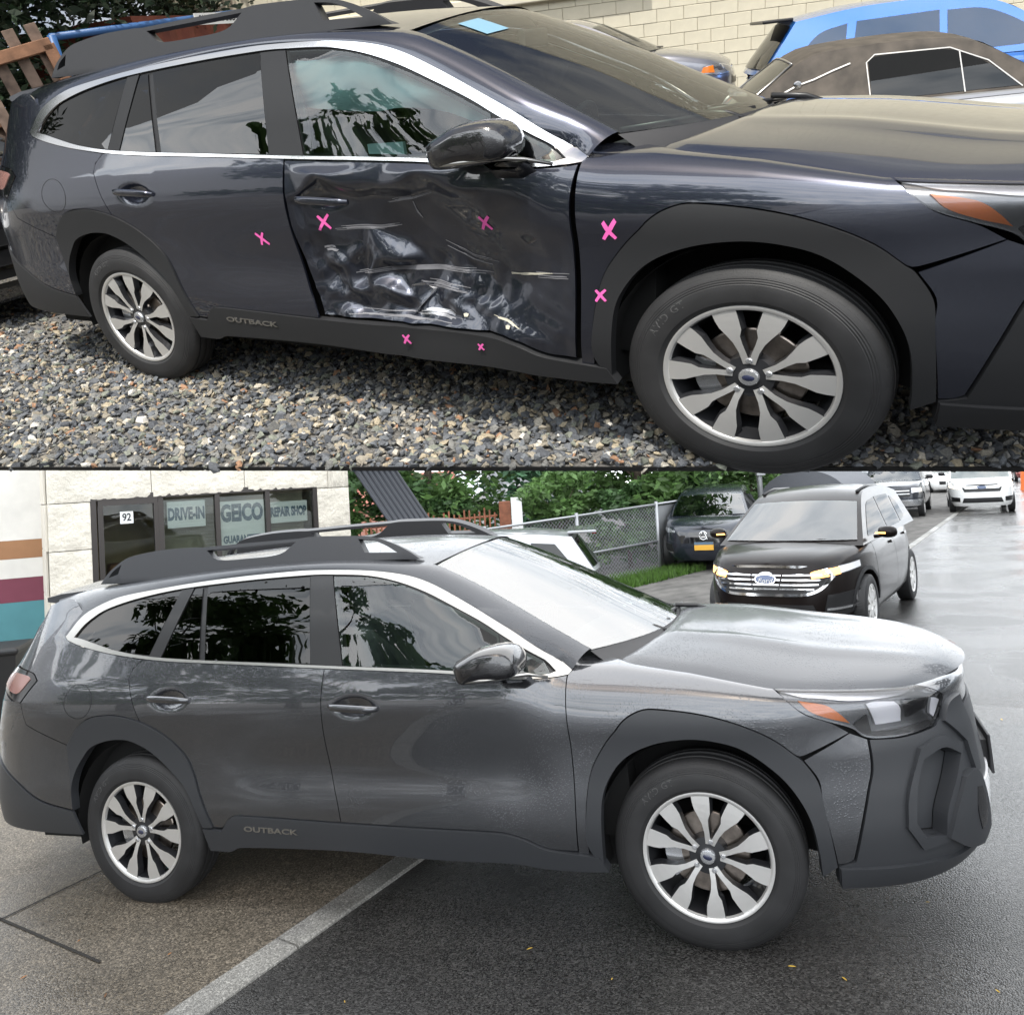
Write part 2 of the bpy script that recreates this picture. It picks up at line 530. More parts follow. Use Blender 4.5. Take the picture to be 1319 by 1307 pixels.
# ------------------------------------------------------------------ outlines of the wagon's panels (u, v)
DLO_TOP = [(-3.258, 1.308), (-3.158, 1.412), (-2.984, 1.477), (-2.809, 1.503), (-2.492, 1.528), (-2.162, 1.542), (-1.863, 1.546), (-1.696, 1.542), (-1.444, 1.524), (-1.255, 1.492), (-1.127, 1.449), (-.984, 1.375), (-.812, 1.279), (-.653, 1.190), (-.566, 1.130), (-.505, 1.074), (-.473, 1.03)]
DLO_BOT = [(-.485, 1.012), (-.53, 1.016), (-.711, 1.046), (-.988, 1.074), (-1.3, 1.094), (-1.624, 1.113), (-2.087, 1.142), (-2.44, 1.163), (-2.668, 1.183), (-2.918, 1.217), (-3.109, 1.255), (-3.236, 1.291)]
def lower(p, d): return [(a, b - d) for a, b in p]
def cut(pl, a, b): return [q for q in pl if min(a, b) <= q[0] <= max(a, b)]
REAR_ARCH_OUT = [(-3.168, .779), (-3.098, .861), (-3.01, .914), (-2.898, .930), (-2.793, .924), (-2.678, .897), (-2.57, .850), (-2.483, .791), (-2.413, .720), (-2.375, .64), (-2.34, .53), (-2.287, .40)]
REAR_ARCH_IN = [(-3.103, .34), (-3.145, .458), (-3.145, .568), (-3.116, .650), (-3.057, .724), (-3.0, .772), (-2.895, .803), (-2.787, .808), (-2.704, .787), (-2.611, .739), (-2.505, .655), (-2.429, .579), (-2.376, .478), (-2.345, .399)]
FRONT_ARCH_OUT = [(-.46, .395), (-.453, .513), (-.422, .66), (-.373, .753), (-.292, .845), (-.199, .886), (-.108, .892), (.068, .88), (.198, .85), (.298, .80), (.371, .74), (.393, .722), (.437, .646), (.448, .549), (.469, .337)]
FRONT_ARCH_IN = [(-.405, .30), (-.384, .543), (-.35, .641), (-.273, .732), (-.155, .787), (-.016, .807), (.104, .793), (.194, .758), (.293, .678), (.353, .598), (.393, .5), (.408, .377), (.41, .30)]
GAP_RQ = [(-2.692, 1.184), (-2.745, 1.142), (-2.762, 1.1), (-2.737, 1.031), (-2.70, .945), (-2.678, .897)]       # rear door / quarter
GAP_FR = [(-1.626, 1.113), (-1.634, .983), (-1.637, .83), (-1.622, .66), (-1.596, .53), (-1.585, .447)]        # between the doors
GAP_FF = [(-.490, 1.012), (-.493, .889), (-.488, .776), (-.491, .601), (-.505, .365)]                           # front door / fender
SILL_UP = [(-2.345, .397), (-2.234, .392), (-2.187, .448), (-2.137, .463), (-1.587, .447), (-1.2, .438), (-.829, .431), (-.727, .409), (-.628, .371), (-.418, .352)]
SILL_LO = [(-.385, .29), (-.503, .285), (-.661, .290), (-.752, .302), (-.848, .305), (-1.019, .303), (-1.222, .306), (-1.622, .322), (-2.142, .312), (-2.205, .290), (-2.323, .290)]
TUMBLE = 0
P_REAR_DOOR = cut(DLO_BOT, -2.69, -1.63)[::-1] + GAP_FR + [(-2.137, .461), (-2.187, .446), (-2.234, .41), (-2.30, .40)] + REAR_ARCH_OUT[5:][::-1] + GAP_RQ[1:5][::-1]
P_REAR_DOOR = GAP_RQ + REAR_ARCH_OUT[6:] + [(-2.234, .40), (-2.187, .446), (-2.137, .461)] + GAP_FR[::-1] + [q for q in DLO_BOT if -2.68 < q[0] < -1.63]
P_FRONT_DOOR = GAP_FR + [(-1.2, .438), (-.829, .431), (-.727, .409), (-.628, .371)] + GAP_FF[::-1] + [q for q in DLO_BOT if -1.62 < q[0] < -.5]
P_FENDER = [(-.488, 1.012), (-.473, 1.03), (-.487, 1.09), (-.42, 1.105), (-.30, 1.075), (-.235, 1.055), (-.12, 1.045), (.0, 1.042), (.172, 1.041), (.322, 1.040), (.357, .965), (.417, .896), (.506, .854), (.579, .806), (.397, .737), (.371, .74), (.298, .80), (.198, .85), (.068, .88), (-.108, .892), (-.199, .886), (-.292, .845), (-.373, .753), (-.422, .66), (-.453, .513), (-.46, .355), (-.505, .355)] + GAP_FF[1:4][::-1]
P_QUARTER = [q for q in DLO_BOT if q[0] < -2.7][::1] + [(-3.264, 1.31), (-3.24, 1.36), (-3.16, 1.44), (-3.30, 1.50), (-3.46, 1.47), (-3.52, 1.30), (-3.56, 1.147), (-3.52, 1.13), (-3.46, 1.03), (-3.50, .96), (-3.466, .881), (-3.168, .779)] + REAR_ARCH_OUT[1:6] + GAP_RQ[1:5][::-1]
P_QUARTER = [(-2.745, 1.142), (-2.692, 1.184)] + [q for q in DLO_BOT if q[0] < -2.7] + [(-3.262, 1.31), (-3.24, 1.36), (-3.17, 1.43), (-3.30, 1.50), (-3.50, 1.47), (-3.60, 1.30), (-3.68, 1.16), (-3.46, 1.135), (-3.40, 1.10), (-3.52, .99), (-3.466, .881), (-3.168, .779)] + REAR_ARCH_OUT[1:6] + GAP_RQ[1:5][::-1]
P_TAIL = [(-3.40, 1.10), (-3.46, 1.135), (-3.68, 1.155), (-3.80, 1.14), (-3.82, 1.04), (-3.60, .995), (-3.52, .99)]
P_REAR_BUMPER = [(-3.168, .779), (-3.466, .881), (-3.52, .99), (-3.60, .995), (-3.95, .97), (-4.2, .95), (-4.3, .70), (-3.93, .69), (-3.62, .60), (-3.43, .519), (-3.325, .488), (-3.145, .458), (-3.147, .568), (-3.12, .65)]
P_REAR_CLAD = [(-3.145, .455), (-3.325, .485), (-3.43, .516), (-3.62, .597), (-3.93, .687), (-4.3, .697), (-4.6, .66), (-4.6, .36), (-4.09, .34), (-3.72, .335), (-3.103, .335)]
P_FB_BODY = [(.579, .806), (.643, .777), (.639, .675), (.612, .600), (.565, .467), (.531, .358), (.507, .345), (.471, .342), (.443, .57), (.441, .647), (.396, .722)]
P_FB_BLACK = [(.647, .776), (.784, .766), (.946, .775), (.985, .795), (1.05, .80), (1.25, .80), (1.72, .80), (1.72, .31), (1.17, .30), (1.0, .262), (.76, .248), (.471, .262), (.471, .337), (.535, .352), (.570, .467), (.616, .600), (.643, .675)]
P_HEADLIGHT = [(.325, 1.038), (.578, 1.045), (.80, 1.042), (.931, 1.034), (.988, .957), (1.038, .892), (1.01, .83), (.969, .798), (.946, .777), (.784, .768), (.645, .780), (.594, .817), (.504, .855), (.416, .897), (.356, .966)]
P_FASCIA = [(.937, 1.034), (.994, .957), (1.045, .892), (1.02, .83), (1.06, .805), (1.25, .805), (1.72, .805), (1.72, 1.05), (1.2, 1.05), (1.0, 1.045)]
P_FB_RECESS = [(.842, .679), (.949, .699), (1.043, .655), (.908, .490), (.886, .403), (.798, .416), (.767, .470), (.793, .584)]
Q_GLASS = [(-3.19, 1.305), (-3.135, 1.362), (-3.05, 1.41), (-2.967, 1.437), (-2.797, 1.470), (-2.63, 1.492), (-2.52, 1.502), (-2.59, 1.36), (-2.663, 1.202), (-2.865, 1.224), (-2.996, 1.25), (-3.12, 1.282)]
C_PILLAR = [(-2.52, 1.505), (-2.44, 1.510), (-2.585, 1.183), (-2.663, 1.196)]
FIX_GLASS = [(-2.44, 1.505), (-2.389, 1.508), (-2.347, 1.173), (-2.585, 1.187)]
R_GLASS = [(-2.362, 1.510), (-2.1, 1.518), (-1.756, 1.519), (-1.706, 1.136), (-2.0, 1.152), (-2.315, 1.168)]
B_PILLAR = [(-1.756, 1.522), (-1.69, 1.52), (-1.628, 1.516), (-1.534, 1.122), (-1.62, 1.126), (-1.706, 1.134)]
F_GLASS = [(-1.628, 1.513), (-1.439, 1.497), (-1.291, 1.463), (-1.147, 1.405), (-1.005, 1.338), (-.864, 1.264), (-.786, 1.222), (-.741, 1.072), (-.995, 1.09), (-1.25, 1.105), (-1.534, 1.122)]
F_TRI = [(-.768, 1.210), (-.654, 1.148), (-.59, 1.105), (-.56, 1.045), (-.72, 1.066)]
ROOF_EDGE = [(-3.50, -.545, 1.485), (-3.25, -.565, 1.525), (-2.9, -.585, 1.550), (-2.5, -.598, 1.568), (-2.0, -.603, 1.575), (-1.6, -.600, 1.567), (-1.35, -.592, 1.548), (-1.137, -.58, 1.519), (-1.0, -.598, 1.457), (-.8, -.635, 1.352), (-.6, -.672, 1.235), (-.41, -.70, 1.125)]
HUB_Z = .355

def strip_between(A, B, n, bulge):
    """rounded strip from curve A to curve B (lists of 3-D points, equal length)"""
    rows = []
    for a, b in zip(A, B):
        a = Vector(a); b = Vector(b); row = []
        for k in range(n + 1):
            t = k / n
            p = a.lerp(b, t); p = p + Vector((0, -1, .55)).normalized() * bulge * math.sin(math.pi * t)
            row.append(p)
        rows.append(row)
    return rows
def resample(P, n):
    P = np.array(P, float); s = np.concatenate([[0], np.cumsum(np.linalg.norm(np.diff(P, axis=0), axis=1))])
    t = np.linspace(0, s[-1], n)
    return [tuple(hermite(t, s, P[:, k])[i] for k in range(P.shape[1])) for i in range(n)]

# ---- wheel (shared meshes): axis along y, outer face towards -y
WHEEL = {}
def wheel_meshes():
    if WHEEL: return WHEEL
    mb = MB()
    prof = [(.235, .10), (.245, .095), (.262, .112), (.300, .118), (.335, .104), (.352, .088), (.3605, .078)]
    tread = []
    for a, b in ((.078, .052), (.044, .010), (.003, -.003 - .0), (-.010, -.044), (-.052, -.078)):
        pass
    half = [(.3605, .078), (.3640, .060), (.3642, .050), (.3570, .048), (.3570, .041), (.3655, .039), (.366, .012), (.3585, .010), (.3585, .003)]
    tread = half + [(r, -y) for r, y in half[::-1]]
    full = [(r, -y) for r, y in prof][:-1] + [(r, -y) for r, y in tread] + [(r, y) for r, y in prof[::-1]][1:]
    mb.rev(full, 96)
    WHEEL['tyre'] = mb.mesh('tyre', ['rubber'], True, 35)
    mb = MB()
    mb.rev([(.247, -.098), (.2465, -.1035), (.241, -.1045), (.2325, -.100), (.228, -.088)], 96, m=0)
    mb.rev([(.228, -.088), (.219, -.055), (.205, .03), (.21, .09)], 72, m=1)
    WHEEL['rim'] = mb.mesh('rim', ['machined', 'wheel_dark'], True, 40)
    # ten blades in five pairs
    blade = [(.046, -.011), (.085, -.011), (.118, -.013), (.142, -.018), (.163, -.031), (.195, -.034), (.2335, -.036), (.2335, .033), (.205, .031), (.182, .027), (.155, .016), (.125, .010), (.09, .008), (.046, .009)]
    mb = MB()
    def dish(r): return -.096 + .016 * max(0, (1 - r / .235)) ** 1.2 - .006 * math.sin(min(r / .235, 1) * math.pi)
    def put(r, t, ang, y): return (r * math.cos(ang) - t * math.sin(ang), y, r * math.sin(ang) + t * math.cos(ang))
    o = 0
    for k in range(10):
        pair, s = divmod(k, 2); sgn = 1 if s else -1
        base = 2 * math.pi * pair / 5 + R(90)
        top = []; low = []
        for (r, t) in blade:
            tt = t * sgn
            a = base + sgn * (R(18) * min(1, .55 + .45 * (r - .046) / .11))
            top.append(put(r, tt, a, dish(r))); low.append(put(r * .985, tt * 1.25, a, dish(r) + .034))
        n = len(blade); b0 = len(mb.v)
        mb.v += top + low
        # face as quads between the two flanks
        for i in range(n // 2 - 1):
            mb.f.append((b0 + i, b0 + i + 1, b0 + n - 2 - i, b0 + n - 1 - i)); mb.m.append(0)
        for i in range(n):
            j = (i + 1) % n
            mb.f.append((b0 + i, b0 + j, b0 + n + j, b0 + n + i)); mb.m.append(1)
    WHEEL['spoke'] = mb.mesh('spokes', ['machined', 'wheel_dark'], False)
    mb = MB()
    mb.rev([(.001, -.088), (.07, -.082), (.075, -.06), (.08, -.03)], 40, m=0)
    WHEEL['hub'] = mb.mesh('hub', ['wheel_dark'], True, 40)
    mb = MB(); mb.rev([(.0005, -.1005), (.020, -.1005), (.0265, -.099), (.029, -.094), (.030, -.080)], 32)
    WHEEL['centre_cap'] = mb.mesh('centre_cap', ['lamp_inner'], True, 40)
    mb = MB(); mb.rev([(.0005, -.1012), (.016, -.1012), (.018, -.0995)], 28)
    v = [(x * 1.05, y, z * .62) for x, y, z in mb.v]; mb.v = v
    WHEEL['emblem'] = mb.mesh('emblem', ['emblem_blue'], True)
    mb = MB(); mb.rev([(.0005, -.010), (.008, -.0095), (.0105, -.006), (.0105, .02)], 10)
    WHEEL['lug_nut'] = mb.mesh('lug_nut', ['lamp_inner'], True, 40)
    mb = MB(); mb.rev([(.06, -.022), (.152, -.022), (.156, -.018), (.156, -.002), (.06, -.002)], 48)
    WHEEL['brake_disc'] = mb.mesh('brake_disc', ['disc'], True, 40)
    mb = MB()
    pl = [(.10, -.5), (.165, -.5), (.165, .5), (.10, .5)]
    P = [[(r * math.cos(a), y, r * math.sin(a)) for (r, y) in ((.105, -.045), (.168, -.045), (.172, .01), (.105, .01))] for a in np.linspace(-.45, .45, 8)]
    mb.grid(P, closed=True); mb.f += [(0, 1, 2, 3), (28, 31, 30, 29)]; mb.m += [0, 0]
    WHEEL['brake_caliper'] = mb.mesh('brake_caliper', ['lamp_inner'], False)
    return WHEEL
mat('emblem_blue', (.02, .025, .06), .2, coat=1)

def arc_text(body, radius, a0, size, material, y, parent, name='lettering'):
    """letters standing along the sidewall, one curve object"""
    c = bpy.data.curves.new(name, 'FONT'); c.body = body; c.size = size; c.extrude = .0008; c.align_x = 'CENTER'; c.resolution_u = 2; c.space_character = 1.15
    c.materials.append(MATS[material])
    o = bpy.data.objects.new(name, c)
    # bend by building a mesh from the flat text
    link(o); bpy.context.view_layer.update()
    me = bpy.data.meshes.new_from_object(o.evaluated_get(bpy.context.evaluated_depsgraph_get()))
    bpy.data.objects.remove(o)
    for v in me.vertices:
        th = a0 - v.co.x / radius; r = radius + v.co.y
        v.co = (r * math.cos(th), -float(np.interp(r, [.245, .262, .300, .335, .352], [.095, .112, .118, .104, .088])) - v.co.z - .0004, r * math.sin(th))
    return obj(name, me, parent)

def add_wheel(root, x, y, side, spin, letters, dusty):
    """side -1 = right flank (outer face towards -y)"""
    w = wheel_meshes()
    M = Matrix.Translation((x, y, HUB_Z)) @ (Matrix.Rotation(math.pi, 4, 'Z') if side > 0 else Matrix.Identity(4)) @ Matrix.Rotation(R(spin), 4, 'Y')
    t = obj('wheel', w['tyre'], root, M)
    t.name = 'wheel'
    if dusty:
        t.material_slots[0].link = 'OBJECT'; t.material_slots[0].material = MATS['rubber_dusty']
    for k in ('rim', 'spoke', 'hub', 'centre_cap', 'emblem'):
        obj(k if k != 'spoke' else 'spokes', w[k], t)
    if side < 0:
        for i in range(5):
            a = 2 * math.pi * i / 5 + R(90)
            obj('lug_nut', w['lug_nut'], t, Matrix.Translation((.057 * math.cos(a), -.084, .057 * math.sin(a))))
        obj('brake_disc', w['brake_disc'], t, Matrix.Translation((0, -.02, 0)))
        obj('brake_caliper', w['brake_caliper'], t, Matrix.Rotation(R(-spin), 4, 'Y') @ Matrix.Rotation(R(170), 4, 'Y'))
        if letters:
            arc_text(letters, .292, R(letters_at(letters)), .034, 'rubber_letter', -.1165, t)
    return t
def letters_at(s): return {'AVID GT': 140}.get(s, 100)

DLO_HOLE = [(-3.19, 1.305), (-3.135, 1.362), (-3.05, 1.412), (-2.967, 1.440), (-2.797, 1.474), (-2.52, 1.505), (-2.1, 1.521), (-1.756, 1.523), (-1.628, 1.517), (-1.439, 1.500), (-1.291, 1.466), (-1.147, 1.412), (-1.005, 1.342), (-.864, 1.270), (-.768, 1.214), (-.654, 1.152), (-.59, 1.108), (-.538, 1.045), (-.56, 1.040), (-.72, 1.063), (-.995, 1.088), (-1.3, 1.108), (-1.534, 1.121), (-2.0, 1.150), (-2.4, 1.175), (-2.663, 1.198), (-2.865, 1.229), (-2.996, 1.260), (-3.12, 1.292)]

def extra_pts(c, hw, hh, step):
    gx, gy = np.meshgrid(np.arange(c[0] - hw, c[0] + hw, step), np.arange(c[1] - hh, c[1] + hh, step))
    return np.stack([gx.ravel(), gy.ravel()], 1)
HANDLES = {'rear': ((-2.622, 1.004), (-2.368, .992)), 'front': ((-1.592, .957), (-1.345, .942))}
def bowl(c, depth=.024):
    def fn(u, v):
        q = ((u - c[0]) / .085) ** 2 + ((v - c[1] + .002) / .040) ** 2
        return -depth * np.exp(-q ** 2)
    return fn

DENTS = np.array([(-1.66, 1.13, 0), (-1.2, 1.10, 0), (-.8, 1.07, 0), (-.47, 1.03, 0), (-.47, .8, 0), (-.47, .55, 0), (-.47, .33, 0), (-.8, .40, 0), (-1.2, .41, -8), (-1.62, .42, -8), (-1.63, .6, -12), (-1.67, .75, -6), (-1.68, .95, 0),
 (-1.58, .985, -8), (-1.47, 1.035, 16), (-1.33, 1.015, 4), (-1.18, .995, -2), (-1.05, 1.03, 17), (-.95, 1.0, 2), (-.8, .965, -4), (-.65, .935, -2),
 (-1.56, .94, -30), (-1.47, .985, -46), (-1.36, .965, -48), (-1.2, .95, -46), (-1.05, .975, -44), (-.92, .945, -30),
 (-1.5, .85, -42), (-1.3, .84, -55), (-1.1, .85, -62), (-.93, .84, -52), (-.78, .83, -30), (-.62, .8, -12),
 (-1.52, .75, -40), (-1.35, .755, -48), (-1.15, .76, -66), (-.95, .74, -66), (-.75, .72, -40), (-.6, .68, -14),
 (-1.53, .66, -30), (-1.42, .69, -20), (-1.3, .70, -20), (-1.18, .71, -26), (-1.13, .69, -62),
 (-1.5, .635, -54), (-1.36, .65, -64), (-1.22, .66, -72), (-1.08, .665, -80), (-.9, .66, -72), (-.72, .655, -42), (-.6, .64, -18),
 (-1.45, .585, -30), (-1.34, .60, -24), (-1.22, .585, -18), (-1.15, .565, -58), (-1.08, .6, -75), (-.98, .57, -46), (-.88, .58, -60), (-.74, .55, -34),
 (-1.48, .52, -42), (-1.37, .50, -62), (-1.28, .53, -44), (-1.2, .50, -66), (-1.13, .49, -38), (-1.04, .50, -62), (-.95, .485, -38), (-.85, .49, -36), (-.72, .48, -22), (-.6, .45, -8),
 (-1.4, .455, -24), (-1.25, .455, -30), (-1.1, .455, -30), (-.95, .455, -22)])
_dv, _, _df, _, _, _ = delaunay_2d_cdt([Vector((q[0], q[1])) for q in DENTS], [], [], 0, 1e-7)
_dt = [(np.array([DENTS[i][:2] for i in f]), DENTS[list(f), 2]) for f in _df]
def _flat(u, v):
    r = np.zeros(u.shape)
    for T, d in _dt:
        (x0, y0), (x1, y1), (x2, y2) = T
        D = (y1 - y2) * (x0 - x2) + (x2 - x1) * (y0 - y2)
        if abs(D) < 1e-9: continue
        a = ((y1 - y2) * (u - x2) + (x2 - x1) * (v - y2)) / D; b = ((y2 - y0) * (u - x2) + (x0 - x2) * (v - y2)) / D; c = 1 - a - b
        k = (a >= -1e-9) & (b >= -1e-9) & (c >= -1e-9)
        r[k] = a[k] * d[0] + b[k] * d[1] + c[k] * d[2]
    return r
def crumple(u, v):
    """the pushed-in right front door of the damaged wagon: folded sheet between the dents, softened at the folds"""
    u = np.asarray(u, float); v = np.asarray(v, float); r = np.zeros(u.shape)
    uu = u + .012 * np.sin(v * 31 + u * 9); vv = v + .009 * np.sin(u * 27 + v * 13)
    for du, dv, w in ((0, 0, .2), (.008, 0, .1), (-.008, 0, .1), (0, .007, .1), (0, -.007, .1), (.012, .01, .1), (-.012, .01, .1), (.012, -.01, .1), (-.012, -.01, .1)):
        r += w * _flat(uu + du, vv + dv)
    edge = (.3 + .7 * sm(-1.645, -1.57, u)) * (1 - sm(-.56, -.495, u)) * (1 - sm(1.045, 1.085, v))
    low = sm(.80, .70, v) * sm(-.62, -.85, u)
    fold = (np.abs(np.sin(uu * 24 + vv * 17)) - .5) * np.abs(np.sin(vv * 29 - uu * 9)) * .011 + (np.abs(np.sin(uu * 43 - vv * 31)) - .5) * .0035
    r = r + 1000 * fold * low / 1.5
    return r * .001 * edge * 1.5 + .002 * np.sin(u * 60 + v * 30) * np.sin(v * 55 - u * 18) * edge * sm(.8, .6, v) + .6 * bowl((-1.47, .95))(u, v)

def scratch_nodes(m):
    """pale scuffs dragged along the lower half of a door"""
    n, l, b = nodes_of(m)
    tc = n.new('ShaderNodeTexCoord'); mp = n.new('ShaderNodeMapping')
    mp.inputs['Scale'].default_value = (5, 1, 46); mp.inputs['Rotation'].default_value = (0, .12, 0)
    l.new(tc.outputs['Object'], mp.inputs[0])
    t = n.new('ShaderNodeTexNoise'); t.inputs['Scale'].default_value = 2.2; t.inputs['Detail'].default_value = 9; t.inputs['Roughness'].default_value = .72
    l.new(mp.outputs[0], t.inputs['Vector'])
    r = ramp(n, [(.66, (0, 0, 0)), (.72, (1, 1, 1))]); l.new(t.outputs[0], r.inputs[0])
    t2 = n.new('ShaderNodeTexNoise'); t2.inputs['Scale'].default_value = 4.5; t2.inputs['Detail'].default_value = 3
    l.new(tc.outputs['Object'], t2.inputs['Vector'])
    r2 = ramp(n, [(.56, (0, 0, 0)), (.70, (1, 1, 1))]); l.new(t2.outputs[0], r2.inputs[0])
    mm = n.new('ShaderNodeMath'); mm.operation = 'MULTIPLY'
    l.new(r.outputs[0], mm.inputs[0]); l.new(r2.outputs[0], mm.inputs[1])
    src = b.inputs['Base Color'].links[0].from_socket
    mx = n.new('ShaderNodeMix'); mx.data_type = 'RGBA'; mx.inputs[7].default_value = (.42, .42, .44, 1)
    l.new(mm.outputs[0], mx.inputs[0]); l.new(src, mx.inputs[6]); l.new(mx.outputs[2], b.inputs['Base Color'])
    ro = n.new('ShaderNodeMapRange'); ro.inputs[3].default_value = .32; ro.inputs[4].default_value = .7
    l.new(mm.outputs[0], ro.inputs[0]); l.new(ro.outputs[0], b.inputs['Roughness'])
    cw = n.new('ShaderNodeMapRange'); cw.inputs[3].default_value = 1.; cw.inputs[4].default_value = .1
    l.new(mm.outputs[0], cw.inputs[0]); l.new(cw.outputs[0], b.inputs['Coat Weight'])
paint('paint_scuffed', (.030, .034, .050)); scratch_nodes(MATS['paint_scuffed'])

def wagon(M, S, label, wet):
    """the grey station wagon; local x forward from the front axle, right flank at -y"""
    root = empty('station_wagon', M @ Matrix.Diagonal((*S, 1)), label, 'car')
    pm = 'paint_repaired' if wet else 'paint_damaged'
    ps = 'paint_repaired_side' if wet else 'paint_damaged'
    wetg = '_wet' if wet else ''
    pl_ = 'plastic_wet' if wet else 'plastic'
    gf, gd, gw = 'glass_front' + wetg, 'glass_dark' + wetg, 'windscreen' + wetg
    def pan(name, poly, m, off=0., parent=root, **k):
        return obj(name, panel_mesh(name, poly, m if isinstance(m, list) else [m], off, **k), parent)
    for mir in (False, True):
        kw = dict(mirror=mir)
        if mir: kw.update(step=.07, bstep=.05)
        rf = None if mir else bowl((-2.495, .998))
        if mir: rdoor = pan('door', P_REAR_DOOR, ps, **kw)
        else: rdoor = pan('door', P_REAR_DOOR, ps, fn=rf, extra=extra_pts((-2.495, .998), .13, .07, .011), **kw)
        if mir: fdoor = pan('door', P_FRONT_DOOR, ps, **kw)
        elif wet: fdoor = pan('door', P_FRONT_DOOR, ps, fn=bowl((-1.47, .95)), extra=extra_pts((-1.47, .95), .13, .07, .011), **kw)
        else:
            fdoor = pan('door', [(a_ - .012 * (a_ > -.52 and b_ < 1.0) + .010 * (a_ < -1.58 and b_ < .8), b_ + .006 * (b_ < .46)) for a_, b_ in P_FRONT_DOOR], 'paint_scuffed', fn=crumple, step=.0095, gap=.006, mirror=False)
            tag(fdoor, 'crumpled front door with pushed-in, scraped and torn lower half')
        pan('fender', P_FENDER, ps, step=.03, **{k: v for k, v in kw.items() if k != 'step'})
        pan('quarter_panel', P_QUARTER, ps, **kw)
        tl = pan('tail_lamp', P_TAIL, 'gloss_black', .004, **kw)
        pan('lens', [(-3.46, 1.105), (-3.50, 1.122), (-3.68, 1.13), (-3.80, 1.11), (-3.81, 1.06), (-3.62, 1.03), (-3.54, 1.04)], 'tail_lens', .008, parent=tl, **kw)
        pan('rear_bumper', P_REAR_BUMPER, ps, **kw)
        pan('rear_bumper_cladding', P_REAR_CLAD, pl_, .008, **kw)
        pan('wheel_arch_cladding', FRONT_ARCH_OUT + [(.41, .30)] + FRONT_ARCH_IN[::-1][1:], pl_, .010, thick=.05, **kw)
        pan('wheel_arch_cladding', REAR_ARCH_OUT + REAR_ARCH_IN[::-1][:-1] + [(-3.143, .46), (-3.147, .568), (-3.12, .65)][:0], pl_, .010, thick=.05, **kw)
        sill = pan('sill_cladding', SILL_UP + SILL_LO, pl_, .014, thick=.05, fn=None if (wet or mir) else (lambda u, v: -.022 * np.exp(-((u + 1.05) / .28) ** 2) * sm(.30, .42, v) + .010 * np.exp(-((u + .75) / .10) ** 2) - .008 * np.exp(-((u + 1.22) / .05) ** 2)), **kw)
        pan('window_trim', DLO_TOP + DLO_BOT, 'satin_chrome' if wet else 'chrome', .003, holes=[DLO_HOLE], thick=.012, gap=0.001, bstep=.03, **{k: v for k, v in kw.items() if k not in ('bstep',)})
        for nm, pl, m_ in (('window', Q_GLASS, gd), ('window', FIX_GLASS, gd), ('window', R_GLASS, gd), ('window', F_GLASS, gf), ('window', F_TRI, gf)):
            pan(nm, pl, m_, -.008, thick=0, step=.05, mirror=mir)
        for pl in (C_PILLAR, B_PILLAR): pan('pillar_cover', pl, 'trim_black', -.004, step=.05, mirror=mir)
        # black seals and bars between the panes, set just behind them
        pan('window_seal', DLO_HOLE, 'trim_black', -.013, holes=[inset(densify(q, .03), .010) for q in (Q_GLASS, FIX_GLASS, R_GLASS, F_GLASS, F_TRI)], thick=0, step=.06, mirror=mir, gap=-.004)
        # hidden shell that closes the joints
        core = cut(DLO_BOT, -3.2, -.49) + [(-3.4, 1.2), (-3.75, 1.1), (-3.75, .42), (-3.16, .42), (-3.18, .6), (-3.10, .76), (-2.9, .84), (-2.72, .84), (-2.5, .72), (-2.36, .5), (-2.33, .33), (-.44, .31), (-.42, .6), (-.31, .77), (-.1, .84), (.1, .83), (.3, .74), (.42, .55), (.45, .33), (1.66, .30), (1.66, .98), (.3, 1.02), (-.2, 1.02)]
        pan('inner_shell', core, 'dark_void', -.045 if (wet or mir) else -.14, thick=0, step=.08, bstep=.06, mirror=mir, gap=0)
        pan('headlamp_housing', P_HEADLIGHT, 'headlamp_inner', -.016, thick=0, **kw)
        pan('front_bumper', P_FB_BODY, ps, **kw)
        pan('front_bumper_cladding', P_FB_BLACK, pl_, .006, holes=[] if mir else [P_FB_RECESS], thick=.045, **kw)
        pan('front_fascia', P_FASCIA, ps, **kw)
        pan('grille', [(1.10, .80), (1.68, .80), (1.68, .50), (1.22, .50)], 'gloss_black', -.02, **kw)
        pan('skid_trim', [(1.24, .50), (1.68, .50), (1.68, .36), (1.20, .36)], 'lamp_white', .014, thick=.02, **kw)
        for k in range(5): pan('grille_bar', [(1.16, .55 + .05 * k), (1.68, .55 + .05 * k), (1.68, .565 + .05 * k), (1.16, .565 + .05 * k)], 'gloss_black', .004, mirror=mir, step=.2)
        if not mir:
            MB().box((1.105, 0, .52), (.012, .34, .16), bev=.004).box((1.08, 0, .52), (.05, .28, .10)).build('number_plate', ['plastic_dark'], root)
            pan('bumper_recess', P_FB_RECESS, pl_, -.040, thick=0)
            pan('bumper_frame', [(.835, .722), (.957, .742), (1.075, .690), (1.03, .60), (.945, .48), (.925, .375), (.785, .368), (.728, .455), (.752, .57)], pl_, .024, holes=[P_FB_RECESS], thick=.03)
            pan('fog_lamp_pod', [(.886, .397), (.937, .485), (1.018, .580), (1.098, .590), (1.140, .545), (1.160, .445), (1.180, .353), (1.118, .313), (.994, .335)], pl_, .040, thick=.06)
            pan('fog_lamp', [(1.075, .53), (1.115, .52), (1.135, .45), (1.115, .385), (1.075, .375), (1.05, .45)], 'gloss_black', .043, thick=.005)
            pan('bumper_lip', [(.474, .336), (.64, .327), (.82, .318), (1.0, .309), (1.16, .338), (1.175, .302), (1.0, .258), (.76, .243), (.474, .258)], pl_, .020, thick=.03)
            pan('grille_surround', [(.99, .785), (1.06, .86), (1.142, .875), (1.197, .698), (1.192, .557), (1.138, .560), (1.113, .683)], pl_, .022, thick=.03)
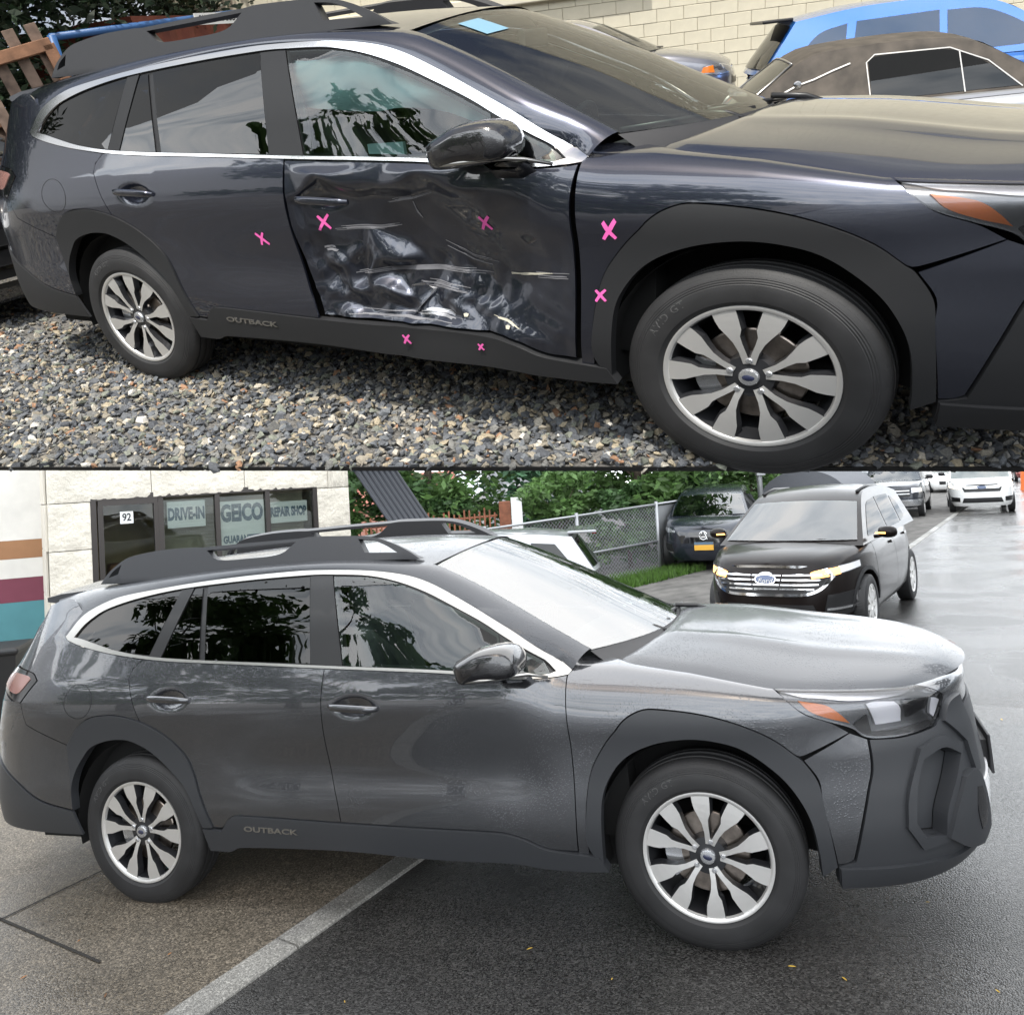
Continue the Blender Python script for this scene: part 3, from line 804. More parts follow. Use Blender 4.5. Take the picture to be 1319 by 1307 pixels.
            pan('lamp_reflector', [(.345, 1.030), (.578, 1.038), (.92, 1.028), (.84, .975), (.62, .955), (.50, .975), (.42, .985)], 'lamp_inner', -.010, thick=.008)
            pan('turn_signal', [(.405, .962), (.43, .955), (.507, .935), (.556, .885), (.592, .835), (.504, .868), (.440, .905)], 'amber', -.008, thick=.008, parent=root)
            pan('lamp_bezel', [(.60, .83), (.66, .87), (.67, .80), (.80, .795), (.94, .80), (.95, .783), (.784, .773), (.648, .786)], 'trim_black', -.007, thick=.01)
            pan('headlamp_projector', [(.66, .930), (.70, .942), (.782, .930), (.805, .88), (.80, .818), (.687, .819)], 'lamp_white', -.006, thick=.012)
            pan('headlamp_projector', [(.815, .935), (.90, .95), (.955, .91), (.93, .845), (.83, .825)], 'gloss_black', -.006, thick=.012)
            pan('running_lamp', [(.945, .82), (.965, .905), (.992, .895), (1.02, .87), (.995, .83), (.965, .803)], 'lamp_white', -.004, thick=.01)
            pan('headlamp_lens', P_HEADLIGHT, 'lens', .002, thick=.02)
            # fuel flap line and gap lines
            a = np.linspace(0, 2 * math.pi, 24, endpoint=False)
            ring = [(-3.078 + .094 * math.cos(t), .998 + .084 * math.sin(t)) for t in a]
            ring2 = [(-3.078 + .091 * math.cos(t), .998 + .081 * math.sin(t)) for t in a]
            pan('fuel_flap', ring, 'trim_black', .0006, holes=[ring2], thick=0, gap=0, corner=60)
            # handles
            for key, door in (('rear', rdoor), ('front', fdoor)):
                (u0, v0), (u1, v1) = HANDLES[key]
                us = np.linspace(u0, u1, 12); vs = np.linspace(v0, v1, 12)
                prof = .036 - .030 * np.abs(np.linspace(-1, 1, 12)) ** 6
                if key == 'front' and not wet: prof = prof - .018
                P = P3(us, vs) + PN(us, vs) * prof[:, None]
                N_ = PN(us, vs); mbh = MB(); rows = []
                for i in range(12):
                    n_ = Vector(N_[i]); up = Vector((0, 0, 1)); hh = .0165 * (1 - .35 * abs(np.linspace(-1, 1, 12)[i]) ** 4); row = []
                    for k in range(10):
                        t = 2 * math.pi * k / 10
                        row.append(Vector(P[i]) + up * hh * math.cos(t) + n_ * .010 * math.sin(t))
                    rows.append(row)
                mbh.grid(rows, closed=True)
                mbh.f += [tuple(range(10))[::-1], tuple(110 + k for k in range(10))]; mbh.m += [0, 0]
                mbh.build('handle', [ps], door, smooth=True, auto=50)
            # badge on the sill
            q = np.array([(-2.07, .407), (-1.845, .402)]); A = P3(q[:, 0], q[:, 1]) + PN(q[:, 0], q[:, 1]) * .0165
            Mb = frame_M((A[0] + A[1]) / 2, A[1] - A[0], (0, 0, 1))
            text('OUTBACK', 'lettering', .052, 'satin_chrome', Mb, sill, .0015, font_scale=(1.18, .62), bold=.0012)
            # mirror
            prof = [(-.915, 1.147), (-.865, 1.176), (-.80, 1.204), (-.72, 1.214), (-.665, 1.200), (-.638, 1.155), (-.640, 1.11), (-.66, 1.088), (-.75, 1.072), (-.885, 1.062), (-.908, 1.075), (-.917, 1.11)]
            cx, cz = -.775, 1.135
            def sec(y, f, dx): return [(cx + (a - cx) * f + dx, y, cz + (b - cz) * f) for a, b in [tuple(q) for q in densify(prof, .02, 60)]]
            rows = [sec(y, f, dx) for y, f, dx in ((-.868, .70, .03), (-.885, .86, .02), (-.92, .96, .01), (-.97, 1.0, 0), (-1.01, .985, 0), (-1.04, .92, .0), (-1.06, .80, .0), (-1.072, .60, .0), (-1.077, .30, .0))]
            mbm = MB(); mbm.grid(rows, closed=True)
            nn = len(rows[0]); mbm.f.append(tuple(range(nn))); mbm.m.append(0)
            mbm.f.append(tuple((len(rows) - 1) * nn + k for k in range(nn))[::-1]); mbm.m.append(0)
            mbm.m = [1 if (np.mean([mbm.v[i][2] for i in f]) < 1.112) else 0 for f in mbm.f]
            mir_o = mbm.build('wing_mirror', ['mirror_black', 'gloss_black'], root, smooth=True)
            MB().tube([(-.914, -1.02, 1.088), (-.86, -1.056, 1.083), (-.78, -1.07, 1.090), (-.70, -1.05, 1.094), (-.655, -1.0, 1.09), (-.63, -.93, 1.078), (-.56, -.872, 1.052)], [.005, .007, .007, .007, .007, .007, .006], 8).build('mirror_trim', ['satin_chrome'], mir_o, smooth=True)
            MB().grid([[(x + dx, y, z + dz) for dx, dz in ((-.075, 0), (-.04, .03), (.04, .03), (.085, 0), (.04, -.028), (-.04, -.03))] for x, y, z in ((-.70, -.83, 1.02), (-.70, -.88, 1.035), (-.70, -.93, 1.075))], closed=True).build('mirror_bracket', ['gloss_black'], mir_o, smooth=True)
    # ---- roof strip and A pillar, both sides
    A = resample([tuple(q) for q in (P3(*np.array(DLO_TOP).T) + PN(*np.array(DLO_TOP).T) * .002)], 46)
    Bq = resample(ROOF_EDGE, 46)
    sa, sb = np.array(A), np.array(Bq)
    # pair the two curves by x so the strip does not shear
    bx = np.array(ROOF_EDGE); bxs = np.linspace(0, 1, len(bx))
    for sgn in (1, -1):
        rows = []
        for i, a in enumerate(A):
            b = Bq[i]; row = []
            for k in range(7):
                t = k / 6; p = Vector(a).lerp(Vector(b), t)
                n_ = Vector((.15 if a[0] > -1.3 else 0, -.8, .6)).normalized()
                p = p + n_ * .020 * math.sin(math.pi * t) ** .8
                row.append((p.x, p.y * sgn, p.z))
            rows.append(row)
        MB().grid(rows).build('roof_pillar', [pm], root, smooth=True)
    # ---- roof
    rows = []
    er = resample(ROOF_EDGE[:8], 30)
    for i, (x, y, z) in enumerate(er):
        t = i / 29; row = []
        for s in np.linspace(-1, 1, 21):
            q = 1 - s * s
            row.append((x + q * (.10 * t ** 3 - .07 * (1 - t) ** 3), y * -s * -1 if False else -y * s, z + .052 * q))
        rows.append(row)
    roof = MB().grid(rows).build('roof', [pm], root, smooth=True)
    # ---- windscreen
    we = resample(ROOF_EDGE[7:], 24); rows = []
    for i, (x, y, z) in enumerate(we):
        t = i / 23; row = []
        for s in np.linspace(-1, 1, 25):
            q = 1 - abs(s) ** 2.2
            row.append((x + q * (.10 + .17 * t), -y * s * .985, z - .006 + q * (.052 - .055 * t)))
        rows.append(row)
    wsn = MB().grid(rows).build('windscreen', [gw], root, smooth=True)
    for s0, s1 in ((0, .045), (.955, 1)):
        pass
    MB().grid([[(p[0] + .002, p[1] * k, p[2] + .001) for k in (1.0, .965)] + [] for p in [(r[0][0], r[0][1], r[0][2]) for r in rows]]).build('windscreen_seal', ['trim_black'], root)
    MB().grid([[(p[0] + .002, p[1] * k, p[2] + .001) for k in (1.0, .965)] for p in [(r[-1][0], r[-1][1], r[-1][2]) for r in rows]]).build('windscreen_seal', ['trim_black'], root)
    # ---- cowl and bonnet
    hu = [-.30, -.235, -.12, .0, .172, .322, .578, .80, .925]; hv = [1.066, 1.056, 1.048, 1.046, 1.045, 1.045, 1.050, 1.048, 1.040]
    he = resample([tuple(q) for q in P3(np.array(hu), np.array(hv))], 34); rows = []
    for i, (x, y, z) in enumerate(he):
        t = i / 33; row = []
        for s in np.linspace(-1, 1, 41):
            a = abs(s); q = 1 - a ** 2.4
            cre = .012 * math.exp(-((a - .52) / .07) ** 2) * math.sin(math.pi * min(1, t * 1.1)) ** .6
            lip = -.012 * max(0, (a - .93) / .07) ** 2 - .034 * max(0, (t - .88) / .12) ** 2 * (.4 + .6 * q) - .012 * max(0, (.05 - t) / .05) ** 2
            row.append((x + q * (.17 + .045 * t + .05 * t ** 4), -y * s, z + .006 + q * (.050 * (1 - .45 * t ** 3) + .020 * math.sin(math.pi * t)) + cre + lip))
        rows.append(row)
    hood_rows = rows
    bon = MB().grid(rows).build('bonnet', [pm], root, smooth=True)
    cw = []
    for s in np.linspace(-1, 1, 21):
        q = 1 - abs(s) ** 2.2
        a = (we[-1][0] + q * .27, -we[-1][1] * s, we[-1][2] - .008)
        b = (he[0][0] + q * .17 + .02, -he[0][1] * s * 1.02, he[0][2] - .012 + q * .05)
        cw.append([a, tuple((Vector(a) + Vector(b)) / 2 - Vector((0, 0, .025))), b])
    MB().grid(cw).build('cowl', ['plastic_dark'], root, smooth=True)
    # ---- wipers
    for (pts) in ([(-.44, -.58, 1.120), (-.30, -.36, 1.124), (-.16, -.08, 1.122)], [(-.30, -.10, 1.125), (-.17, .18, 1.125), (-.17, .48, 1.108)]):
        w_ = MB().tube(pts, .009, 6)
        c = Vector(pts[1]); w_.tube([c + Vector((0, .06, .012)), c + Vector((.10, .10, .0)), c + Vector((.16, .12, -.03))], .012, 6)
        w_.build('wiper', ['trim_black'], root, smooth=True)
    # ---- roof rails
    out = [(-3.149, 1.555), (-3.091, 1.618), (-2.988, 1.676), (-2.894, 1.695), (-2.718, 1.707), (-2.516, 1.704), (-2.467, 1.700), (-2.18, 1.700), (-1.875, 1.697), (-1.812, 1.700), (-1.68, 1.693), (-1.553, 1.684), (-1.455, 1.670), (-1.354, 1.635), (-1.257, 1.585), (-1.205, 1.548), (-1.4, 1.558), (-1.7, 1.570), (-2.1, 1.574), (-2.6, 1.566), (-2.95, 1.550)]
    hole1 = [(-2.44, 1.683), (-1.89, 1.682), (-1.985, 1.630), (-2.18, 1.622), (-2.37, 1.630)]
    hole2 = [(-1.535, 1.668), (-1.455, 1.655), (-1.385, 1.625), (-1.325, 1.588), (-1.50, 1.600)]
    hole3 = [(-3.095, 1.585), (-3.07, 1.615), (-3.01, 1.650), (-3.03, 1.60)]
    for sgn in (1, -1):
        def rail_side(u, v, sgn=sgn): 
            u = np.asarray(u, float); v = np.asarray(v, float)
            return np.stack([u, np.full_like(u, -.585) + np.maximum(v - 1.555, 0) * .22, v], -1)
        me = panel_mesh('roof_rail', out, ['rail_plastic'], 0., holes=[hole1, hole2, hole3], step=.06, thick=.055, side=rail_side, gap=0, bstep=.03, mirror=sgn < 0)
        obj('roof_rail', me, root)
        me = panel_mesh('rail_back', out, ['plastic_dark'], -.055, holes=[hole1, hole2, hole3], step=.08, thick=0, side=rail_side, gap=0, bstep=.03, mirror=sgn < 0)
        obj('roof_rail', me, root)
    # ---- tailgate, rear window, spoiler
    for mir in (False, True):
        pan('tailgate', [(-3.70, 1.16), (-3.82, 1.14), (-3.83, 1.03), (-3.64, .99), (-3.95, .972), (-4.2, .952), (-4.66, .952), (-4.66, 1.5), (-3.9, 1.5), (-3.66, 1.35)], pm, -.002, step=.07, bstep=.05, mirror=mir)
        pan('rear_window', [(-3.80, 1.20), (-4.66, 1.18), (-4.66, 1.46), (-3.92, 1.46), (-3.76, 1.34)], gd, .003, step=.07, bstep=.05, mirror=mir)
    sp = []
    for s in np.linspace(-1, 1, 15):
        q = 1 - s * s; y = .545 * s
        sp.append([(-3.25, y, 1.525 + .05 * q), (-3.48, y, 1.515 + .04 * q), (-3.60 - .04 * q, y * .98, 1.498 + .03 * q), (-3.60 - .04 * q, y * .98, 1.475 + .03 * q), (-3.36, y, 1.44 + .03 * q)])
    spm = MB().grid(sp); n5 = len(sp) - 1
    spm.f += [(0, 1, 2, 3, 4), tuple(n5 * 5 + k for k in (4, 3, 2, 1, 0))]; spm.m += [0, 0]
    spm.build('spoiler', [pm], root, smooth=True, auto=40)
    # ---- interior and underside
    fl = MB().box((-1.65, 0, .30), (3.9, 1.40, .14)).box((-1.9, 0, .62), (3.2, 1.5, .5)).box((.35, 0, .62), (.6, .9, .4))
    fl.build('underbody', ['dark_void'], root)
    for wx in (0, -2.745):
        for sgn in (-1, 1):
            P = [[(wx + r * math.cos(t), sgn * y, HUB_Z + .02 + r * math.sin(t)) for t in np.linspace(-.25, math.pi + .25, 20)] for y, r in ((.872, .425), (.60, .425), (.598, .10))]
            MB().grid(P).build('wheel_housing', ['dark_void'], root, smooth=True)
    dash = MB()
    dash.grid([[(-.42 + .10 * (1 - s * s), .66 * s, 1.03), (-.62 + .05 * (1 - s * s), .68 * s, 1.045), (-.78, .68 * s, .98), (-.80, .68 * s, .70)] for s in np.linspace(-1, 1, 11)])
    dash.build('dashboard', ['interior'], root, smooth=True)
    wh = MB()
    c = Vector((-.93, .36, .98)); 
    ring = [c + Vector((.06 * math.sin(t), .185 * math.cos(t), .175 * math.sin(t))) for t in np.linspace(0, 2 * math.pi, 25)]
    wh.tube(ring, .016, 8, caps=False).tube([c + Vector((0, -.18, 0)), c + Vector((.03, 0, -.02)), c + Vector((0, .18, 0))], .022, 6)
    wh.build('steering_wheel', ['interior'], root, smooth=True)
    for x, w_ in ((-1.42, .50), (-2.32, .50)):
        for y in (-.38, .38):
            st = MB()
            st.box((x + .22, y, .66), (.52, w_, .20), bev=.05)
            back = Matrix.Rotation(R(-16), 4, 'Y')
            st.box((x - .08, y, .98), (.15, w_ * .96, .60), back, bev=.05)
            st.box((x - .19, y, 1.345), (.10, .26, .17), back, bev=.04)
            st.tube([(x - .17, y - .06, 1.2), (x - .185, y - .06, 1.32)], .008, 6).tube([(x - .17, y + .06, 1.2), (x - .185, y + .06, 1.32)], .008, 6)
            st.build('seat', ['seat_cloth'], root, smooth=True, auto=60)
    rows = [[(p[0] - .0, p[1] * .97, p[2] - .03) for p in r] for r in [[(x + (1 - s * s) * (.10 * (i / 29) ** 3), -y * s, z + .05 * (1 - s * s)) for s in np.linspace(-1, 1, 9)] for i, (x, y, z) in enumerate(er)]]
    MB().grid(rows).build('headlining', ['headliner'], root, smooth=True)
    bar = MB().tube([(-1.60, -.76, 1.0), (-1.63, -.70, 1.25), (-1.68, -.62, 1.50)], .045, 8).tube([(-1.60, .76, 1.0), (-1.63, .70, 1.25), (-1.68, .62, 1.50)], .045, 8)
    bar.build('pillar_lining', ['headliner'], root, smooth=True)
    MB().box((-.93, 0, 1.44), (.03, .24, .07), bev=.012).build('inside_mirror', ['interior'], root)
    # ---- wheels
    if wet: spins = (17, 4, 0, 0)
    else: spins = (0, 22, 0, 0)
    add_wheel(root, 0, -.787, -1, spins[0], 'AVID GT', False)
    add_wheel(root, -2.745, -.797, -1, spins[1], 'AVID GT', False)
    add_wheel(root, 0, .787, 1, 0, None, False); add_wheel(root, -2.745, .797, 1, 0, None, False)
    return root
paint('mirror_black', (.014, .014, .016), .2, .2, drops=(110, .3))
mat('rail_plastic', (.034, .035, .039), .5, bump=(900, .2, .001))
mat('headlamp_inner', (.16, .165, .17), .22, .8)
mat('headliner', (.30, .30, .29), .9)

# ------------------------------------------------------------------ ground of the street (gently crowned) and its fittings
def gz(x, y):
    s = x - .934
    s = np.where(s > 1.2, 1.2 + np.tanh((s - 1.2) / 1.0), s)
    s = np.where(s < -4, -4 + 2 * np.tanh((s + 4) / 2), s)
    return .0163 + .0551 * s + .0021 * np.minimum(y - 3.894, 4) - (.52 - .09 * sm(2.4, 4.4, np.asarray(x, float))) * sm(5.2, 10.5, np.asarray(y, float))
def wet_ground(name, base, var, agg, rough_wet, rough_dry, wet_scale, bump=.004, wet_lo=.45, wet_hi=.62, speck=None):
    m = mat(name, base, .5)
    n, l, b = nodes_of(m)
    tc = n.new('ShaderNodeTexCoord')
    v = n.new('ShaderNodeTexVoronoi'); v.inputs['Scale'].default_value = agg
    l.new(tc.outputs['Object'], v.inputs['Vector'])
    big = n.new('ShaderNodeTexNoise'); big.inputs['Scale'].default_value = 1.1; big.inputs['Detail'].default_value = 8; big.inputs['Roughness'].default_value = .62
    l.new(tc.outputs['Object'], big.inputs['Vector'])
    c1 = ramp(n, [(.0, tuple(c * (1 - var) for c in base)), (.55, base), (.9, tuple(c * (1 + var) for c in base)), (1., tuple(min(1, c * (1 + 2.2 * var)) for c in base))])
    sp = n.new('ShaderNodeSeparateColor'); l.new(v.outputs['Color'], sp.inputs[0]); l.new(sp.outputs[0], c1.inputs[0])
    mx = n.new('ShaderNodeMix'); mx.data_type = 'RGBA'; mx.blend_type = 'MULTIPLY'; mx.inputs[0].default_value = 1
    c2 = ramp(n, [(.3, (.72, .72, .72)), (.7, (1.12, 1.1, 1.06))]); l.new(big.outputs[0], c2.inputs[0])
    l.new(c1.outputs[0], mx.inputs[6]); l.new(c2.outputs[0], mx.inputs[7])
    wetn = n.new('ShaderNodeTexNoise'); wetn.inputs['Scale'].default_value = wet_scale; wetn.inputs['Detail'].default_value = 6
    l.new(tc.outputs['Object'], wetn.inputs['Vector'])
    wr = n.new('ShaderNodeMapRange'); wr.inputs[1].default_value = wet_lo; wr.inputs[2].default_value = wet_hi; wr.inputs[3].default_value = rough_dry; wr.inputs[4].default_value = rough_wet
    l.new(wetn.outputs[0], wr.inputs[0]); l.new(wr.outputs[0], b.inputs['Roughness'])
    dk = n.new('ShaderNodeMapRange'); dk.inputs[1].default_value = wet_lo; dk.inputs[2].default_value = wet_hi; dk.inputs[3].default_value = 1.; dk.inputs[4].default_value = .72
    l.new(wetn.outputs[0], dk.inputs[0])
    m3 = n.new('ShaderNodeMix'); m3.data_type = 'RGBA'; m3.blend_type = 'MULTIPLY'; m3.inputs[0].default_value = 1
    l.new(mx.outputs[2], m3.inputs[6]); l.new(dk.outputs[0], m3.inputs[7]); l.new(m3.outputs[2], b.inputs['Base Color'])
    bp = n.new('ShaderNodeBump'); bp.inputs['Strength'].default_value = .7; bp.inputs['Distance'].default_value = bump
    l.new(v.outputs['Distance'], bp.inputs['Height']); bp.invert = True
    l.new(bp.outputs[0], b.inputs['Normal'])
    b.inputs['Specular IOR Level'].default_value = .45
    return m
wet_ground('asphalt', (.048, .047, .046), .65, 150, .07, .36, .55, bump=.003, wet_lo=.38, wet_hi=.56)
wet_ground('apron_concrete', (.150, .128, .100), .55, 130, .26, .62, .8, bump=.002)
wet_ground('kerb_concrete', (.27, .265, .25), .35, 160, .3, .7, 1.5, bump=.002)
mat('puddle', (.022, .021, .020), .03, spec=.6)
mat('verge_soil', (.115, .108, .10), .9, noise=(3, .4), bump=(40, .6, .02))
mat('puddle_shallow', (.05, .05, .05), .14, spec=.5); mat('joint_dirt', (.02, .018, .015), .9)
K0, KD = np.array([-1.28, 3.125]), np.array([.555, .832])        # kerb line: runs away from the camera
KN = np.array([-KD[1], KD[0]])                                    # towards the apron
def kpt(t, s, h=0.):
    p = K0 + KD * t + KN * s
    return (p[0], p[1], float(gz(p[0], p[1])) + h)
def sheet(name, T, S_, h, material, kind='structure', z=None):
    rows = [[kpt(t, s, h) for s in S_] for t in T]
    o = MB().grid(rows).build(name, [material], None, smooth=True)
    if kind: o['kind'] = kind
    return o
far = np.concatenate([np.linspace(-60, -6, 14), np.linspace(-4, 14, 46), np.linspace(16, 220, 40)])
street = sheet('road', far, np.concatenate([np.linspace(.0, -8, 40), np.linspace(-10, -120, 16)]), 0., 'asphalt')
apron = sheet('pavement', np.concatenate([np.linspace(-60, -6, 14), np.linspace(-4, 9.5, 40)]), np.concatenate([np.linspace(.145, 6.0, 30), np.linspace(7, 40, 8)]), .012, 'apron_concrete')
sheet('verge_ground', np.concatenate([np.linspace(9.5, 30, 20), np.linspace(35, 220, 14)]), np.concatenate([np.linspace(.145, 6.0, 20), np.linspace(8, 120, 14)]), .012, 'verge_soil')
# kerb of concrete lengths with open joints
kerb = empty('concrete_kerb', Matrix.Identity(4), 'pale concrete kerb strip between the driveway and the wet road', 'kerb')
t = -3.6
while t < 56:
    L = 1.35
    mbk = MB(); g_ = .006
    P = [[kpt(tt, s, h) for s, h in ((.0 + .002, -.05), (.002, .006), (.010, .014), (.135, .018), (.143, .010), (.143, -.05))] for tt in np.linspace(t + g_, t + L - g_, 6)]
    mbk.grid(P)
    mbk.f += [tuple(range(6)), tuple(30 + k for k in range(6))[::-1]]; mbk.m += [0, 0]
    mbk.build('kerb_stone', ['kerb_concrete'], kerb)
    t += L
# joints in the driveway concrete
def strip(name, a, b, w, h, material, parent=None):
    a = np.array(a); b = np.array(b); d = (b - a) / np.linalg.norm(b - a); nn = np.array([-d[1], d[0]]) * w / 2
    rows = []
    for k in np.linspace(0, 1, 14):
        p = a + (b - a) * k
        rows.append([(q[0], q[1], float(gz(q[0], q[1])) + h) for q in (p - nn, p + nn)])
    return MB().grid(rows).build(name, [material], parent, smooth=True)
for a, b in (((-3.3, 3.06), (-1.7, 5.45)), ((-4.6, 5.35), (-1.9, 3.55)), ((-2.34, 4.5), (.2, 8.3))):
    strip('pavement_joint', a, b, .014, .0165, 'joint_dirt')['kind'] = 'structure'
# wet gutter: a dark patch and the puddle under the sill that mirrors the trees
def blob(name, c, rx, ry, ang, h, material, seed, n=40, rough=.22):
    r_ = random.Random(seed); ph = [r_.uniform(0, 6.28) for _ in range(4)]; pts = [c]
    out = []
    for k in range(n):
        a = 2 * math.pi * k / n
        q = 1 + rough * (.5 * math.sin(2 * a + ph[0]) + .35 * math.sin(3 * a + ph[1]) + .25 * math.sin(5 * a + ph[2]) + .2 * math.sin(9 * a + ph[3]))
        x, y = rx * q * math.cos(a), ry * q * math.sin(a)
        out.append((c[0] + x * math.cos(ang) - y * math.sin(ang), c[1] + x * math.sin(ang) + y * math.cos(ang)))
    zc = max(float(gz(x, y)) for x, y in out) * .5 + .5 * float(gz(*c))
    v = [(c[0], c[1], float(gz(*c)) + h)] + [(x, y, float(gz(x, y)) + h) for x, y in out]
    o = MB().add(v, [(0, 1 + k, 1 + (k + 1) % n) for k in range(n)]).build(name, [material], None, smooth=True)
    o['kind'] = 'structure'
    return o
# fallen leaves
mat('leaf_yellow', (.55, .36, .04), .6); mat('leaf_orange', (.42, .17, .04), .6); mat('leaf_brown', (.16, .08, .035), .7)
def leaf_mesh(material, n):
    P = [(-.5, 0, 0), (-.2, .2, .05), (.2, .17, .07), (.5, 0, .02), (.2, -.17, .06), (-.2, -.2, .04)]
    me = MB().add(P + [(0, 0, 0)], [(6, i, (i + 1) % 6) for i in range(6)]).mesh('leaf', [material])
    return me
LM = [leaf_mesh(m_, 0) for m_ in ('leaf_yellow', 'leaf_orange', 'leaf_brown')]
r_ = random.Random(5)
spots = [(1.05, 2.9), (.62, 2.62), (1.55, 3.3), (1.9, 2.75), (.1, 2.65), (-.35, 2.75), (.45, 2.55), (2.4, 3.6), (2.7, 4.4), (3.0, 5.2), (-1.75, 3.3), (-2.2, 3.5), (-1.9, 3.12), (-2.5, 3.25), (-1.6, 3.55), (-2.9, 3.9), (-2.75, 3.75), (-1.55, 3.02), (-2.1, 3.75), (-2.0, 2.95), (-3.0, 4.4), (-.05, 3.3), (.25, 3.05), (1.3, 2.62), (2.0, 3.2), (1.5, 2.75), (-.75, 3.1), (.9, 3.0)]
for i, (x, y) in enumerate(spots):
    s = r_.uniform(.016, .034)
    on_a = (np.array([x, y]) - K0) @ KN > .14
    o = obj('fallen_leaf', LM[(1 if on_a else 0) if r_.random() < .75 else 2], None, Matrix.Translation((x, y, float(gz(x, y)) + (.016 if on_a else .004))) @ Matrix.Rotation(r_.uniform(0, 6.3), 4, 'Z') @ Matrix.Diagonal((s, s * .6, s, 1)))
    tag(o, 'small orange or brown leaf lying on the driveway concrete' if on_a else 'small yellow or brown leaf lying on the wet asphalt', 'leaf', 'leaves fallen on the driveway' if on_a else 'leaves fallen on the road')

# ------------------------------------------------------------------ added glowing sheets lighting the street, one below the terrace, one behind the viewer
def sky_mat():
    m = bpy.data.materials.new('overcast_light'); m.use_nodes = True
    n, l = m.node_tree.nodes, m.node_tree.links
    n.remove(n['Principled BSDF'])
    e = n.new('ShaderNodeEmission'); tc = n.new('ShaderNodeTexCoord')
    t = n.new('ShaderNodeTexNoise'); t.inputs['Scale'].default_value = .28; t.inputs['Detail'].default_value = 6
    l.new(tc.outputs['Object'], t.inputs['Vector'])
    r = ramp(n, [(.32, (.50, .56, .63)), (.5, (.82, .86, .90)), (.64, (1., 1., 1.))]); l.new(t.outputs[0], r.inputs[0]); l.new(r.outputs[0], e.inputs[0])
    e.inputs[1].default_value = SKY_L
    l.new(e.outputs[0], n['Material Output'].inputs[0])
    MATS['overcast_light'] = m
SKY_L = 3.3
sky_mat()
EDGE_A, EDGE_B = EDGE                     # front edge of the terrace, in terrace coordinates
ea, eb = Vector(EDGE_A), Vector(EDGE_B); ed = (eb - ea).normalized(); en = Vector((-ed.y, ed.x, 0))
def terr(t, s, z=0.): 
    p = ea + ed * t + en * s; return LOT @ Vector((p.x, p.y, z))
rows = [[terr(t, .012, -.016) for t in np.linspace(-9, 13, 12)], [terr(t, 2.4, -.05) for t in np.linspace(-10, 13, 12)], [terr(t, 5., -.62) for t in np.linspace(-11, 14, 12)], [terr(t, 14., -.9) for t in np.linspace(-14, 16, 12)]]
y0, z0 = rows[-1][6].y, rows[-1][6].z
for yy, zz, hw in ((y0 + 14, z0 + 8, 45), (y0 + 34, z0 + 13, 80), (y0 + 70, z0 + 12, 120), (y0 + 105, z0 + 2, 150), (y0 + 125, -1, 160)):
    rows.append([Vector((x, yy - .0006 * x * x, zz)) for x in np.linspace(-hw, hw, 12)])
sk = MB().grid(rows).build('sky_light_sheet', ['overcast_light'], None, smooth=True); sk['kind'] = 'structure'  # emissive sheet hung under the terrace to stand in for cloudy daylight
lead = [terr(t, -.015, 0) + SUN_DIR * 11.0 for t in np.linspace(-34, 38, 9)]
rows = [lead] + [[Vector((x, lead[i].y + dy, z)) for i, x in enumerate(np.linspace(-hw, hw, 9))] for dy, z, hw in ((-7, 13, 46), (-16, 15, 60), (-26, 13, 66), (-34, 7, 70), (-38, -1.5, 72))]
sk = MB().grid(rows).build('sky_light_sheet', ['overcast_light'], None, smooth=True); sk['kind'] = 'structure'  # added unseen emissive sheet; also keeps the yard's sun off the street

# ------------------------------------------------------------------ the gravel terrace
mat('gravel_bed', (.15, .143, .132), .95, noise=(60, .5), bump=(90, 1., .02))
mat('edging', (.004, .004, .004), .6)
mat('underside', (.3, .3, .3), .9)
def lot_z(x, y):
    return -.42 * sm(2.0, 4.2, y) * sm(-6.5, -3.5, x)
rows = []
for s in np.concatenate([np.linspace(.0, 3, 8), np.linspace(3.4, 30, 30)]):
    row = []
    for t in np.linspace(-16, 14, 40):
        p = ea + ed * t + en * s
        row.append(LOT @ Vector((p.x, p.y, float(lot_z(p.x, p.y)) - .012 + (.0 if s > 0 else 0))))
    rows.append(row)
g = MB().grid(rows).build('ground', ['gravel_bed'], None, smooth=True); g['kind'] = 'structure'
P = [[terr(t, s, z) for s, z in ((.006, -.014), (.0, -.014), (.0, .0), (.006, .0))] for t in np.linspace(-9, 13, 23)]
e_ = MB().grid(P).build('ground_edging', ['edging'], None); e_['kind'] = 'structure'
def stone_mat():
    m = mat('gravel_stone', (.2, .2, .2), .82)
    n, l, b = nodes_of(m)
    gm = n.new('ShaderNodeNewGeometry'); tc = n.new('ShaderNodeTexCoord')
    r = ramp(n, [(.0, (.062, .067, .076)), (.18, (.108, .114, .124)), (.38, (.172, .170, .160)), (.52, (.130, .140, .152)), (.63, (.25, .222, .175)), (.74, (.34, .29, .205)), (.84, (.18, .19, .155)), (.92, (.43, .395, .33)), (.96, (.30, .17, .10)), (.982, (.50, .48, .44))])
    r.color_ramp.interpolation = 'CONSTANT'
    l.new(gm.outputs['Random Per Island'], r.inputs[0])
    t = n.new('ShaderNodeTexNoise'); t.inputs['Scale'].default_value = 160; t.inputs['Detail'].default_value = 4
    l.new(tc.outputs['Object'], t.inputs['Vector'])
    c2 = ramp(n, [(.3, (.65, .65, .65)), (.7, (1.25, 1.25, 1.25))]); l.new(t.outputs[0], c2.inputs[0])
    mx = n.new('ShaderNodeMix'); mx.data_type = 'RGBA'; mx.blend_type = 'MULTIPLY'; mx.inputs[0].default_value = 1
    l.new(r.outputs[0], mx.inputs[6]); l.new(c2.outputs[0], mx.inputs[7]); l.new(mx.outputs[2], b.inputs['Base Color'])
    return m
stone_mat()
